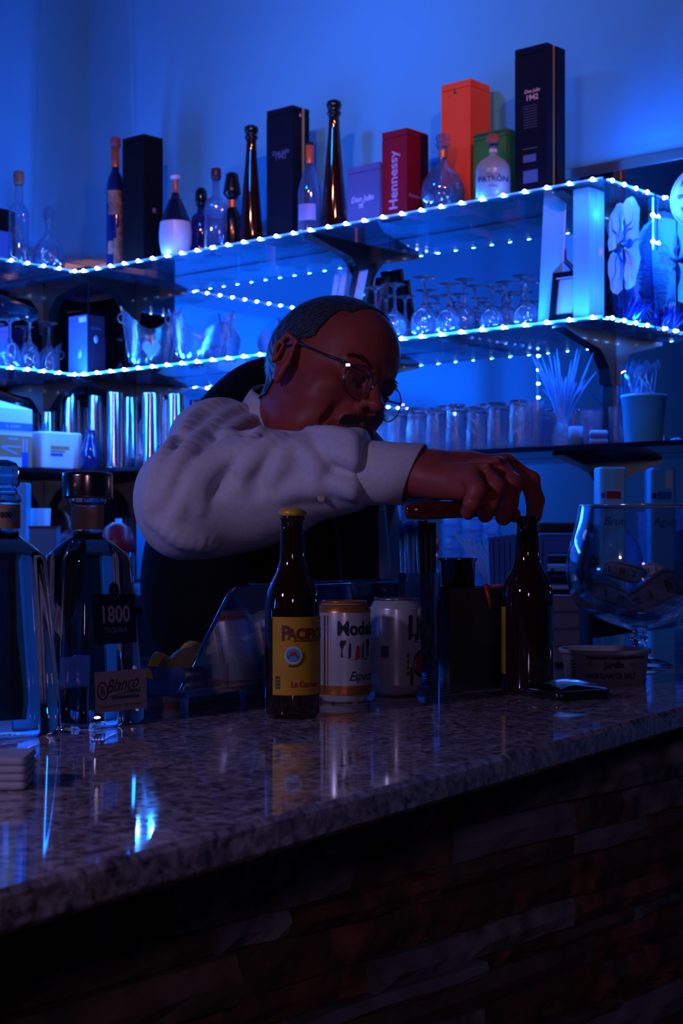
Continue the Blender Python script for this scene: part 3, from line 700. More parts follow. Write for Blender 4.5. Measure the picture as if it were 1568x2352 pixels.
o = mb.build('strands', mat('tinsel', (.02, .05, .35), .25, metal=.7), t); o['kind'] = 'stuff'
# round notice hung on the mirror
sq = S(a_of(1602, .268), .268, 0); zz = zof(452, sq.y); t = thing('round_sign', Vector((sq.x, sq.y, zz)), ANG, 'round white notice with blue lettering on the mirror at the right edge', 'sign')
rr = 62*sq.y/F/.87
MB().lathe([(0, -.001), (rr, -.001), (rr, .001), (0, .001)], 40, Matrix.Rotation(PI/2, 4, 'X')).build('disc', mat('sign_white', (.55, .36, .40), .5), t)
MB().lathe([(rr*.93, .0014), (rr*.945, .0014)], 40, Matrix.Rotation(PI/2, 4, 'X')).build('ring_line', M_ink, t)
for k, (s_, x_) in enumerate((('All', -.60), ('re', -.47), ('over', -.72), ('s', -.36), ('with', -.60), ('Pl', -.52))):
    letter(s_, .024, M_ink, t, (lambda x_=x_, k=k: lambda u, v: (x_*rr+u, -.0022, rr*(.52-.205*k)+v))(), align='LEFT', bold=.0008)

# ================================================================== lowest shelf
def shaker(px, hw, py, b, label, z=ZL, a=None, k=.78):
    t, q = bottle_root('shaker_tin', px, b, z, label, 'shaker', 'steel shaker tins on the lowest shelf', a=a); r, h = dims(q, hw, py)
    MB().lathe(sc([(0, 0), (.98, 0), (1, .03), (.97, .10), (k, .985), (k, 1), (0, .99)], r, h), 28).build('tin', M_steel, t)
    MB().lathe(sc([(1.0, .018), (1.03, .024), (1.0, .03)], r, h), 28).build('rolled_rim', M_steel, t)
    return t
shaker(162, 27, 903, 0, 'steel shaker tin behind the white paper pack', a=-.222)
shaker(218, 20, 908, .12, 'slim steel shaker tin behind the blue bottle')
shaker(264, 21, 901, .07, 'tallest steel shaker tin near the shot glasses', k=.85)
shaker(300, 20, 912, .20, 'dull steel shaker tin at the mirror behind the shot glasses')
shaker(348, 27, 903, .08, 'wide bright steel shaker tin behind the bartender\'s sleeve')
shaker(110, 18, 946, 0, 'short steel shaker tin beside the gable carton', a=-.225)
shaker(404, 24, 905, .10, 'steel shaker tin right of the mirror seam beside the bartender\'s shoulder')
for i, (px, hw, py, b, nm_) in enumerate(((298, 9, 1000, .03, 'first small clear shot bottle beside the bartender\'s sleeve'), (321, 9, 995, .04, 'second small clear shot bottle beside the bartender\'s sleeve'), (341, 8, 1000, .08, 'third small clear shot bottle beside the bartender\'s sleeve'), (366, 9, 992, .05, 'small clear shot bottle touching the sleeve outline'))):
    t, q = bottle_root('shot_bottle', px, b, ZL, nm_, 'glass', 'small clear shot bottles on the lowest shelf'); r, h = dims(q, hw, py)
    MB().lathe(sc([(0, 0), (1.2, 0), (1.25, .05), (1.15, .35), (.9, .55), (.62, .75), (.6, .93), (.75, .95), (.75, 1)], r, h), 18).build('glass', M_tumbler, t)
    MB().lathe(sc([(0, .02), (1.1, .02), (1.05, .30), (0, .30)], r, h), 14).build('dark_base', mat('violet_liquor', (.02, .01, .05), .2), t)
t, q = bottle_root('blue_bottle', 208, .03, ZL, 'dark blue bottle with a bright warm highlight beside the paper roll'); r, h = dims(q, 24, 988)
MB().lathe(sc([(0, 0), (.95, 0), (1, .03), (1, .40), (.86, .58), (.60, .76), (.45, .90), (.45, .97), (.5, 1), (0, 1)], r, h), 28).build('glass_body', mat('deep_blue_gloss', (.01, .02, .10), .08, coat=.6), t)

# cartons and paper roll at the left end (on the left wall shelf)
def wing_box(name, px0, px1, py, a, dA, z, zb, label, m, cat='box'):
    b0, b1 = b_of(px0, a), b_of(px1, a); q = S(a, (b0+b1)/2, z); h = zof(py, q.y)-z; wd = abs(b1-b0)
    t = thing(name, S(a-dA/2, (b0+b1)/2, z), ANG+PI/2, label, cat)        # local -Y faces the room (+eA)
    return t, wd, dA, h
tc, wd, dA, h = wing_box('box', -14, 74, 992, -.03, .16, ZL, 0, 'orange and white printed box under the white carton at the left edge', None)
MB().box((0, 0, h/2), (wd, dA, h)).build('carton', mat('orange_print', (.62, .25, .08), .6), tc)
wf = lambda x0=0, z0=0: (lambda u, v: (x0+u, -dA/2-.0007, z0+v))
quad('white_band', M_white, tc, wf(), -wd/2, wd*.30, 0, h*.28); quad('top_band', M_white, tc, wf(), -wd/2, wd/2, h*.90, h)
quad('print_line', MATS['oval_blue'], tc, wf(0, 0), -wd*.12, wd*.12, h*.78, h*.83); quad('print_line', MATS['oval_blue'], tc, wf(), -wd*.28, wd*.2, h*.56, h*.60)
quad('print_line', MATS['oval_blue'], tc, lambda u, v: (u, -dA/2-.0007, v-u*.35), -wd*.32, wd*.10, h*.40, h*.44)
quad('printed_cup', M_ribbon, tc, wf(), wd*.22, wd*.40, h*.0, h*.44)
for x in (.24, .33): quad('printed_straw', MATS['oval_blue'], tc, wf(), wd*x, wd*(x+.04), h*.44, h*.82)
htop = h
t, wd2, dA2, h2 = wing_box('milk_carton', -14, 74, 917, -.03, .15, ZL+htop+.001, 0, 'white gable carton with a blue band stacked at the left edge', None, 'carton')
MB().box((0, 0, h2*.36), (wd2, dA2, h2*.72)).build('carton', M_white, t)
MB().add([(-wd2/2, -dA2/2, h2*.72), (wd2/2, -dA2/2, h2*.72), (wd2/2, dA2/2, h2*.72), (-wd2/2, dA2/2, h2*.72), (-wd2/2, .0, h2), (wd2*.0, 0.0, h2)], [(0, 1, 5, 4), (1, 2, 5), (2, 3, 4, 5), (3, 0, 4), (0, 3, 2, 1)]).build('gable_top', M_white, t)
quad('blue_band', mat('band_blue', (.06, .16, .55), .5), t, lambda u, v: (u, -dA2/2-.0007, v), -wd2/2, wd2/2, h2*.04, h2*.28)
letter('H  DAIRY', .016, M_whiteink, t, lambda u, v: (u, -dA2/2-.0014, h2*.15+v))
b_ = b_of(133, -.06); q = S(-.06, b_, ZL); h = zof(994, q.y)-ZL; r = 60*q.y/F*.98
t = thing('paper_roll', Vector((*S(-.095, b_, 0).xy, ZL)), ANG+PI/2, 'white boxy paper towel pack with an orange and blue tape band', 'paper towels')
MB().prism(rrect(.19, .15, .03, 4), 0, h, chamfer=.006).build('pack', M_white, t)
for z0, z1, x1, mm in ((.52, .62, .02, MATS['orange_print']), (.44, .50, .0, MATS['orange_print']), (.34, .42, -.01, M_ribbon)):
    quad('tape_band', mm, t, lambda u, v: (u, -.0757, v), -.065, x1, h*z0, h*z1)

# tumblers
def tumbler_mb(r, h, k=.80, n=20, up=False):
    if up: p = [(0, .004), (r*k, .004), (r*k, 0), (r*k*1.02, h*.06), (r*.93, h*.6), (r, h)]
    else: p = [(r*.98, 0), (r, .002), (r*.96, h*.3), (r*k*1.03, h*.86), (r*k*1.02, h*.90)]
    return MB().lathe(p, n)
def thick_base(r, h, k, t): MB().lathe([(0, h*.885), (r*k*.93, h*.885), (r*k*1.02, h*.90), (r*k, h*.985), (r*k*.92, h), (0, h*.99)], 20).build('thick_base', M_stemsolid, t)
protos = []
cnt = 0
for row, (b, h, off) in enumerate(((.045, .132, 0), (.120, .140, .5), (.195, .150, .2))):
    a = a_of(868, b)+off*.078; k = 0
    while True:
        px = CX+F*(S(a, b).x)/S(a, b).y
        if px > (1225, 1215, 1200)[row]: break
        zt = h*(1+.05*((k*7+row*3) % 5-2)/2)
        t = thing('tumbler', S(a, b, ZL), rnd.random()*3, '%s upturned tumbler from the bartender in the %s row of the lowest shelf' % (('first', 'second', 'third', 'fourth', 'fifth', 'sixth', 'seventh', 'eighth', 'ninth', 'tenth', 'eleventh', 'twelfth')[k], ('front', 'middle', 'back')[row]), 'glass', 'upturned tumblers in the %s row of the lowest shelf' % ('front', 'middle', 'back')[row])
        tumbler_mb(.0345, zt, .80).build('glass', M_tumbler, t); thick_base(.0345, zt, .80, t)
        cnt += 1; a += .0745; k += 1
# taller vase-like glasses
for px, hw, py, b, nm_ in ((1232, 18, 922, .10, 'tall straight clear vase at the right end of the tumblers'), (1208, 14, 935, .03, 'slim clear highball at the right end of the tumblers')):
    t, q = bottle_root('tall_glass', px, b, ZL, nm_, 'glass'); r, h = dims(q, hw, py); tumbler_mb(r, h, .92, up=True).build('glass', M_tumbler, t)
# dried plume bouquet
t, q = bottle_root('plume_bouquet', 1292, .12, ZL, 'bunch of pale dried plumes in a tied clear bag', 'bouquet'); r, h = dims(q, 30, 785)
t.rotation_euler.z = ANG
MB().lathe([(r*.85, 0), (r*.9, h*.10), (r*.55, h*.22), (r*.35, h*.30), (r*.62, h*.44), (r*.72, h*.50)], 18).build('bag', thin('cellophane', (.8, .9, .97), .12, .8, rough=.15, body=.30, bodycol=(.4, .6, .8), bump=.6), t)
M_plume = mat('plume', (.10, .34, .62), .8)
mb = MB()
for i in range(44):
    th = rnd.uniform(-1, 1); tip = Vector((th*.085+rnd.uniform(-.01, .01), rnd.uniform(-.05, .05), h*rnd.uniform(.62, 1.0)*(1-.12*abs(th)))); root = Vector((rnd.uniform(-.01, .01), rnd.uniform(-.01, .01), h*.12)); mid = Vector((tip.x*.30, tip.y*.3, h*.45))
    pts = [root*(1-g)**2+mid*2*g*(1-g)+tip*g*g for g in [j/6 for j in range(7)]]
    mb.tube(pts, [.0010, .0010, .0012, .0016, .0024, .0030, .0006], 4)
o = mb.build('plumes', M_plume, t); o['kind'] = 'stuff'
# small glasses, folded towels, candle, bucket of spoons
for px, hw, py, b, nm_ in ((1318, 14, 948, .16, 'small clear glass behind the pale candle'), (1347, 16, 944, .08, 'clear ribbed glass left of the folded towels'), (1371, 14, 946, .16, 'small clear glass behind the folded towels'), (1412, 15, 935, .20, 'clear stem glass between the upright and the spoon bucket')):
    t, q = bottle_root('small_glass', px, b, ZL, nm_, 'glass'); r, h = dims(q, hw, py); tumbler_mb(r, h, .8, up=True).build('glass', M_tumbler, t)
t, q = bottle_root('candle', 1322, .05, ZL, 'short pale pillar candle right of the plumes', 'candle'); r, h = dims(q, 17, 980)
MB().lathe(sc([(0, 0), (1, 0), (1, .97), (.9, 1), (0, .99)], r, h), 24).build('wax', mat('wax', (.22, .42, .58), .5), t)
MB().lathe([(.001, h), (.001, h+.006)], 6).build('wick', M_ink, t)
t, q = bottle_root('folded_towels', 1374, .06, ZL, 'two rolled grey towels stacked left of the upright', 'towels'); r, h = dims(q, 21, 989)
for k in range(2):
    MB().tube([(-r, 0, h*(.26+.5*k)), (-r*.9, 0, h*(.26+.5*k)), (r*.9, 0, h*(.26+.5*k)), (r, 0, h*(.26+.5*k))], [h*.14, h*.27, h*.27, h*.14], 14).build('towel_roll', mat('grey_towel', (.22, .36, .55), .9), t)
q = S(L+.11, .13, ZL); px = 784+F*q.x/q.y
t = thing('utensil_bucket', P(1478, 1250, q.y).xy.to_3d()+Vector((0, 0, ZL)), 0, 'translucent white bucket filled with clear plastic spoons on the lowest shelf', 'bucket'); r = 52*q.y/F; h = zof(898, q.y)-ZL-.012
seg = 30
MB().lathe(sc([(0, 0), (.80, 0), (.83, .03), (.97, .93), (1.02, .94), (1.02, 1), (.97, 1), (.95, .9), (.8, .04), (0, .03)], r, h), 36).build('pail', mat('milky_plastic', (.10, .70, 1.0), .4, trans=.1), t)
for i in range(16):
    th = 2*PI*i/16; x0, y0 = r*.5*math.cos(th), r*.5*math.sin(th); ln = .03+.035*rnd.random(); tx = x0*(1.35 if i % 3 else -.5)-.03*(i % 4 == 1); ty = y0*1.2
    mb = MB().tube([(x0*.6, y0*.6, h*.5), (x0, y0, h), (tx, ty, h+ln)], .0022, 6)
    d_ = Vector((tx-x0, ty-y0, ln)).normalized(); c = Vector((tx, ty, h+ln)); e_ = d_.cross(Vector((0, 1, 0))).normalized()
    mb.loft([[tuple(c+d_*(g*.03)+e_*(.010*math.sin(PI*(.1+.8*g))*s_)+Vector((0, .003*math.sin(PI*g), 0))) for s_ in (-1, -.4, .4, 1)] for g in (0, .25, .5, .75, 1)], cap=False, closed=False)
    mb.build('spoon', M_clear, t)

# ================================================================== back counter, right and left
def bc(px, Y, name, label, cat, group=None, rz=0.):
    q = P(px, 1250, Y); return thing(name, Vector((q.x, q.y, ZCB)), rz, label, cat, group), q
BY = 3.98
for px, hw, py, lab, txt in ((1400, 31, 1074, 'white square juice bottle with a red and blue label under the shelf end', 1), (1515, 30, 1076, 'pale blue square juice bottle with a dark label under the shelf end', 2)):
    q = P(px, py, BY+.05*txt); h = q.z-ZCB; r = hw*q.y/F
    t = thing('juice_bottle', Vector((q.x, q.y, ZCB)), .12, lab, 'bottle')
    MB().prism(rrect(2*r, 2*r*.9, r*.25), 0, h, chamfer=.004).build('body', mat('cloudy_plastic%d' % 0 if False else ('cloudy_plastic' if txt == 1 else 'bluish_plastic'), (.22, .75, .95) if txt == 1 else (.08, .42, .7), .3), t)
    ff = lambda u, v, r=r, h=h: (u, -r*.9-.0007, h+v)
    quad('label_red' if txt == 1 else 'label_dark', M_redink if txt == 1 else M_ribbon, t, ff, -.018, .020, -.082, -.062)
    quad('label_blue', MATS['band_blue'] if txt == 1 else M_ink, t, ff, -.032, -.020, -.080, -.066)
    letter('Brut' if txt == 1 else 'Agua', .030, M_ink, t, lambda u, v, r=r, h=h: (u, -r*.9-.0012, h-.14+v), font_shear=.3)
    quad('neck_patch', mat('milk_print', (.40, .50, .58), .5), t, ff, .004, .024, -.055, -.004)  # greyish upright patch high on the front
# round plate behind the juice bottle
q = P(1398, 1175, 4.22); t = thing('round_plate', q, ANG, 'round blue plate standing against the wall behind the juice bottle', 'plate'); t.location.z = ZCB+.10
MB().lathe([(0, 0), (.080, 0), (.108, .010), (.110, .012), (.106, .014), (.078, .004), (0, .004)], 40, Matrix.Rotation(PI/2-.15, 4, 'X')).build('plate', mat('plate_blue', (.10, .25, .55), .35, coat=.3), t)
# stacked clear cups, straw fan, trays, papers
for i, (px, py, hw, Y, lab) in enumerate(((868, 1158, 26, 4.15, 'stack of faceted clear cups right of the vest'), (902, 1150, 22, 4.3, 'second stack of faceted clear cups behind the straws'), (1040, 1150, 30, 4.1, 'tall bright column of stacked clear cups behind the opener'), (1085, 1165, 30, 4.0, 'second tall column of stacked clear cups behind the opener'), (1128, 1195, 24, 3.95, 'shorter column of stacked clear cups left of the held bottle'))):
    t, q = bc(px, Y, 'cup_stack', lab, 'cups', 'stacked clear cups on the back counter'); h = zof(py, Y)-ZCB; r = hw*Y/F
    M_cup = thin('cup_plastic', (.7, .82, .92), .18, .9, rough=.12, body=.6, bodycol=(.4, .6, .95), bump=.2)
    n = max(4, int(h/.028))
    for k in range(n):
        z0 = h*k/n; MB().lathe([(r*.80, z0), (r*.97, z0+h/n*.86), (r*1.03, z0+h/n*.88), (r*1.03, z0+h/n)], 14, smooth=i > 1).build('cup', M_cup, t)
t, q = bc(1183, 3.76, 'straw_fan', 'fan of pale wrapped straws leaning left behind the held bottle', 'straws')
for k in range(9):
    MB().tube([(.02-.004*k, .01*k, .0), (-.03-.014*k, .01*k, .14+.006*k)], .0035, 6).build('straw', mat('wrapped_straw', (.30, .45, .65), .5), t)
t, q = bc(1188, 3.1, 'napkin_sleeve', 'pale ridged napkin sleeve directly behind the held bottle', 'napkins')
h = zof(1226, 3.1)-HB; t.location.z = HB
for k in range(11):
    x = (-.052+.0104*k)*1.0; MB().box((x*.94, 0, h/2), (.0085, .03, h*(1-.01*abs(k-5))), Matrix.Rotation(x*.6, 4, 'Y')).build('pleat', mat('napkin_blue_white', (.25, .38, .75), .7), t)
t, q = bc(1285, 3.85, 'tray_stack', 'stack of pale trays and lids between bottle and tip glass', 'trays')
for k, (w_, zz_, rz) in enumerate(((.15, .0, 0), (.13, .022, .1), (.14, .050, -.1), (.12, .075, .05), (.13, .10, -.06))):
    MB().prism(rrect(w_, .12, .02), zz_, zz_+.010, Matrix.Rotation(rz, 4, 'Z'), chamfer=.003).build('tray', mat('tray_white', (.35, .48, .68), .4) if k % 2 == 0 else mat('tray_dark', (.03, .04, .08), .4), t)
t, q = bc(1290, 4.05, 'register_printer', 'dark small receipt printer on a stand behind the bartender\'s hand', 'printer')
MB().prism(rrect(.10, .09, .01), 0, .09, chamfer=.004).build('stand', M_black, t); MB().box((0, 0, .115), (.15, .12, .03)).build('tray_plate', M_black, t)
MB().prism(rrect(.13, .11, .012), .135, .185, chamfer=.005).build('body', mat('printer_blue', (.05, .10, .30), .4), t); MB().prism(rrect(.15, .12, .012), .190, .215, chamfer=.005).build('cover', M_black, t)
MB().tube([(-.03, -.06, .10), (-.05, -.075, .05), (-.02, -.07, .0)], .004, 6).build('cable', M_black, t)
# left side, seen beside the foreground bottles
for (px, hw, py, Y, nm_, lab, mm, cat) in ((30, 36, 1110, 4.9, 'tall_carton', 'tall pale carton behind the left tequila bottle', 'satin_white', 'carton'), (103, 32, 1214, 4.8, 'small_box', 'small grey box between the two tequila bottles', 'small_grey', 'box')):
    mat('small_grey', (.20, .26, .36), .5)
    t, q = bc(px, Y, nm_, lab, cat); h = zof(py, Y)-ZCB; r = hw*Y/F
    MB().prism(rrect(2*r, r*1.6, .006, 2), 0, h, chamfer=.002).build('carton', MATS[mm], t)
    if cat == 'box': MB().box((0, 0, h+.004), (2*r*1.02, r*1.62, .008)).build('lid', mat('rust_lid', (.20, .05, .04), .5), t)
t, q = bc(270, 4.75, 'red_lid_jar', 'jar with a rounded red lid behind the tequila bottle cap', 'jar'); h = zof(1200, 4.75)-ZCB; r = .05
MB().lathe([(0, 0), (r, 0), (r*1.04, .01), (r*1.04, h*.55), (r*.9, h*.62)], 24).build('jar', M_clear, t); MB().lathe([(r*.9, h*.60), (r*1.06, h*.61), (r*1.04, h*.76), (r*.8, h*.93), (r*.3, h), (0, h)], 24).build('lid', mat('red_plastic', (.55, .02, .04), .35), t)
t, q = bc(88, 5.0, 'blue_cup', 'bright blue white cup behind the pale carton', 'cup'); h = zof(1168, 5.0)-ZCB
MB().lathe([(0, 0), (.028, 0), (.040, h), (.037, h), (.026, .01), (0, .01)], 20).build('cup', M_whiteplastic, t)

# ================================================================== the bar
BD = Vector((.521, .8535)).normalized(); BN = Vector((-BD.y, BD.x))            # along the front edge, and towards the bartender
BP = Vector((-.187, .854)); BANG = math.atan2(BD.y, BD.x)
MBAR = Matrix.Translation((BP.x, BP.y, 0)) @ Matrix.Rotation(BANG, 4, 'Z')      # x along the bar, y across it
def BQ(x, y, z=0): return MBAR @ Vector((x, y, z))
def granite():
    m = bpy.data.materials.new('granite'); m.use_nodes = True; nt = m.node_tree; b = nt.nodes['Principled BSDF']
    tc = nt.nodes.new('ShaderNodeTexCoord')
    def ramp(src, stops):
        r = nt.nodes.new('ShaderNodeValToRGB'); e = r.color_ramp.elements
        e[0].position, e[0].color = stops[0][0], (*stops[0][1], 1); e[1].position, e[1].color = stops[-1][0], (*stops[-1][1], 1)
        for p, c in stops[1:-1]: k = e.new(p); k.color = (*c, 1)
        nt.links.new(src, r.inputs[0]); return r
    n1 = nt.nodes.new('ShaderNodeTexNoise'); n1.inputs['Scale'].default_value = 95; n1.inputs['Detail'].default_value = 8; n1.inputs['Roughness'].default_value = .62; n1.inputs['Distortion'].default_value = .6
    n2 = nt.nodes.new('ShaderNodeTexNoise'); n2.inputs['Scale'].default_value = 22; n2.inputs['Detail'].default_value = 5
    for n in (n1, n2): nt.links.new(tc.outputs['Object'], n.inputs['Vector'])
    r1 = ramp(n1.outputs['Fac'], [(.36, (.08, .055, .065)), (.44, (.32, .24, .26)), (.52, (.56, .45, .47)), (.62, (.84, .75, .80))])
    r2 = ramp(n2.outputs['Fac'], [(.38, (.70, .58, .60)), (.62, (1, .97, 1))])
    mx = nt.nodes.new('ShaderNodeMix'); mx.data_type = 'RGBA'; mx.blend_type = 'MULTIPLY'; mx.inputs[0].default_value = 1
    nt.links.new(r1.outputs[0], mx.inputs[6]); nt.links.new(r2.outputs[0], mx.inputs[7]); nt.links.new(mx.outputs[2], b.inputs['Base Color'])
    b.inputs['Roughness'].default_value = .06; b.inputs['Specular IOR Level'].default_value = .8; b.inputs['Coat Weight'].default_value = .3; b.inputs['Coat Roughness'].default_value = .04
    return m
M_granite = granite()
BL = 2.95
t = thing('countertop', BQ(0, 0, HB), BANG, 'polished mottled granite bar top running away to the right', 'countertop')
n = 5; prof = [(0.004, -.026), (0, -.022), (0, -.004), (.004, 0), (.60, 0), (.604, -.004), (.604, -.022), (.60, -.026)]
def x_end(y):            # the far end meets the back bar
    c = BP+BN*y-V; return (-.372-c.dot(eB))/BD.dot(eB)
MB().loft([[(-.75 if k == 0 else x_end(p[0]), p[0], p[1]) for p in prof] for k in (0, 1)], None, False).build('slab', M_granite, t)
# stone faced front, parallel to the left room wall
SP = Vector((-.14, 1.30)); sang = math.atan2(eB.y, eB.x)
t = thing('stone_bar', Vector((SP.x, SP.y, 0)), sang, 'bar front clad in dark split ledger stones under the granite top', 'bar')
MB().box((.75, .16, .52), (3.1, .22, 1.04)).build('core', mat('core_dark', (.012, .010, .010), .9), t)
M_st = [noisy('stone_rust', (.50, .16, .10), (.24, .08, .05), 14, .8, bump=.6, c3=(.11, .05, .035)), noisy('stone_grey', (.36, .33, .36), (.15, .14, .16), 10, .8, bump=.6), noisy('stone_brown', (.27, .17, .11), (.10, .06, .045), 18, .8, bump=.7), noisy('stone_pale', (.50, .44, .40), (.10, .08, .09), 24, .75, bump=.9)]
z = 1.038; row = 0; rs = random.Random(3)
def stone(x0, x1, z0, z1, m):
    th = rs.uniform(.012, .036); vs = []; nx = 5
    for k in range(nx+1):
        x = x0+(x1-x0)*k/nx
        for zz, f in ((z0, .75), ((z0+z1)/2, 1.05), (z1, .8)): vs.append((x+(rs.uniform(-.002, .002) if 0 < k < nx else 0), .05-th*f-rs.uniform(-.003, .005), zz+(rs.uniform(-.0012, .0012))))
    nb = len(vs)
    for x in (x0, x1):
        for zz in (z0, z1): vs.append((x, .052, zz))
    fs = []
    for k in range(nx):
        for j in range(2): o = k*3+j; fs.append((o, o+3, o+4, o+1))
    e = nx*3
    fs += [tuple([0, 1, 2, nb+1, nb]), tuple([e+2, e+1, e, nb+2, nb+3]), tuple([3*k for k in range(nx, -1, -1)]+[nb, nb+2]), tuple([3*k+2 for k in range(nx+1)]+[nb+3, nb+1])]
    return MB().add(vs, fs).build('stone', m, t)
nst = 0
while z > .66 and nst < 290:
    hh = rs.choice((.018, .026, .034, .045)) if row else .03
    x = -.75-rs.random()*.15
    while x < 1.9:
        ln = rs.uniform(.09, .30); stone(max(x, -.78), min(x+ln, 2.2)-.002, z-hh+.0015, z, rs.choices(M_st, (5, 2, 3, 1.4))[0]); nst += 1; x += ln
    z -= hh; row += 1
while z > .02 and nst < 300:
    hh = .11; x = -.75
    while x < 2.1: stone(x, min(x+.55, 2.2)-.003, z-hh+.002, z, M_st[2]); nst += 1; x += .55
    z -= hh

# ------------------------------------------------------------------ things on the bar
def onbar(name, px, Y, label, cat, rz=0., group=None):
    q = P(px, 1250, Y); return thing(name, Vector((q.x, q.y, HB)), rz, label, cat, group)
M_beer = mat('brown_beer_glass', (.035, .010, .004), .04, trans=.45, coat=.7, spec=.6)
M_yellow = noisy('yellow_label', (.62, .33, .012), (.55, .28, .01), 40, .55)
def beer(px, Y, label, la, rr=.0305, text=True, h=.229):
    t = onbar('beer_bottle', px, Y, label, 'bottle'); r = rr
    prof = [(0, .003), (.80, 0), (.95, .008), (1, .03), (1, .50), (.985, .56), (.90, .61), (.74, .66), (.58, .70), (.475, .745), (.45, .80), (.42, .90), (.405, .945), (.46, .95), (.46, .962), (.43, .966), (.43, .985), (0, .985)]
    MB().lathe([(p*r, q_*h) for p, q_ in prof], 40).build('glass_body', M_beer, t)
    cap = MB(); seg = 42; rings = []
    for f, zz, k in ((.47, .965, .05), (.50, .968, .05), (.48, .985, .03), (.42, 1.0, 0), (.30, 1.004, 0)):
        rings.append([((f*r*(1+k*math.cos(21*2*PI*i/seg)))*math.cos(2*PI*i/seg), (f*r*(1+k*math.cos(21*2*PI*i/seg)))*math.sin(2*PI*i/seg), zz*h) for i in range(seg)])
    if text: cap.loft(rings).build('crown_cap', mat('yellow_cap', (.70, .38, .03), .4, metal=.2), t)
    R = r+.0005; MB().patch(R, h*.115, h*.485, la-1.15, la+1.25, 26).build('label', M_yellow, t)
    return t, r, h
la = -PI/2+.42
t, r, h = beer(671, 1.715, 'brown beer bottle with yellow label and gold cap in the centre of the bar', la)
def cyl(r_, z0, a0): return lambda u, v: ((r_)*math.cos(a0+u/r_), (r_)*math.sin(a0+u/r_), z0+v)
RL = r+.0009
letter('P', .022, mat('label_red_brown', (.16, .02, .01), .5), t, cyl(RL, h*.405, la-.62), bold=.0009, sx=.9)
letter('ACIFICO', .016, MATS['label_red_brown'], t, cyl(RL, h*.402, la+.30), bold=.0008, sx=.85)
mb = MB(); g = cyl(RL, h*.373, la+.30); mb.add([g(-.020, -.0012), g(-.01, -.0012), g(0, -.0012), g(.01, -.0012), g(.02, -.0012), g(.02, .0004), g(.01, .0004), g(0, .0004), g(-.01, .0004), g(-.02, .0004)], [(0, 1, 8, 9), (1, 2, 7, 8), (2, 3, 6, 7), (3, 4, 5, 6)]); mb.build('underline', MATS['label_red_brown'], t)
def disc_on(R_, z0, a0, rad, m, name, e=0, k=1., seg=28, fn=None):
    g = cyl(R_+e, z0, a0); mb = MB(); vs = [g(0, 0)]+[g(rad*math.cos(2*PI*i/seg), k*rad*math.sin(2*PI*i/seg)) for i in range(seg)]
    mb.add(vs, [(0, i+1, (i+1) % seg+1) for i in range(seg)], True); return mb.build(name, m, t)
eb = la-.36
disc_on(RL, h*.305, eb, .0098, mat('label_white', (.50, .55, .60), .5), 'emblem_ring'); disc_on(RL, h*.305, eb, .0074, mat('label_sky', (.10, .30, .48), .5), 'emblem_sky', e=.0003)
g = cyl(RL+.0006, h*.305, eb)
MB().add([g(-.0045, -.001), g(.0055, -.001), g(.0015, .0048), g(0, .002), g(-.002, .0042)], [(0, 1, 2, 3, 4)]).build('emblem_hill', M_redink, t)
MB().add([g(-.0062, -.0042), g(.0062, -.0042), g(.0068, -.001), g(-.0068, -.001)], [(0, 1, 2, 3)]).build('emblem_sea', M_ribbon, t)
for k in range(9): 
    a_ = -1.9+k*.26; g2 = cyl(RL+.0004, h*.305, eb); c = (.0118*math.cos(a_), .0118*math.sin(a_))
    MB().add([g2(c[0]-.0018, c[1]-.001), g2(c[0]+.0016, c[1]-.0014), g2(c[0]+.0012, c[1]+.002)], [(0, 1, 2)]).build('laurel_leaf', mat('leaf_dark', (.03, .06, .02), .6), t)
letter('La Cerveza', .0085, M_redink, t, cyl(RL, h*.165, la+.12), bold=.0005, sx=.9)
quad('seal_block', MATS['leaf_dark'], t, cyl(RL, 0, la-.92), -.0028, .0028, h*.145, h*.205)
for k in range(3): quad('seal_line', M_yellow, t, cyl(RL+.0004, 0, la-.92), -.0028, .0028, h*(.155+.016*k), h*(.158+.016*k))
t, r, h = beer(1211, 1.975, 'dark beer bottle gripped by the bartender, only a yellow label edge showing', -PI/2-2.36, rr=.0325, text=False)

def can(px, Y, label):
    t = onbar('beer_can', px, Y, label, 'can'); r = .0331; h = .1225
    MB().lathe([(0, .004), (r*.70, .003), (r*.76, 0), (r*.82, .004), (r*.985, .012), (r, .016), (r, h*.885), (r*.985, h*.90), (r*.84, h*.965), (r*.815, h*.975)], 40).build('body', M_canb, t)
    return t, r, h
def can_top(t, r, h, m):
    MB().lathe([(r*.815, h*.972), (r*.85, h*.985), (r*.84, h*.995), (r*.81, h), (r*.79, h*.985), (r*.74, h*.975), (0, h*.975)], 40).build('rim', m, t)
    tabm = MB(); tabm.prism(rrect(.018, .013, .006), h*.982, h*.990, Matrix.Translation((0, -.003, 0))); tabm.build('pull_tab', m, t)
M_canb = mat('can_white', (.50, .50, .54), .28, metal=.25, coat=.3)
t, r, h = can(789, 1.875, 'white and gold beer can with dark lettering right of the yellow labelled bottle'); ca = -PI/2+.35; RC = r+.0005
M_cangold = mat('can_gold', (.55, .20, .05), .32, metal=.6)
can_top(t, r, h, M_cangold)
MB().lathe([(r*1.002, h*.886), (r*.99, h*.905), (r*.85, h*.965)], 40).build('gold_shoulder', M_cangold, t); MB().lathe([(r*.985, .011), (r+.0004, .017), (r+.0004, .022)], 40).build('gold_foot', M_cangold, t)
letter('Modelo', .023, M_ink, t, cyl(RC, h*.73, ca+.30), bold=.0007, sx=.85)
letter('Especial', .016, M_ink, t, cyl(RC, h*.27, ca+.42), font_shear=.5, sx=.8)
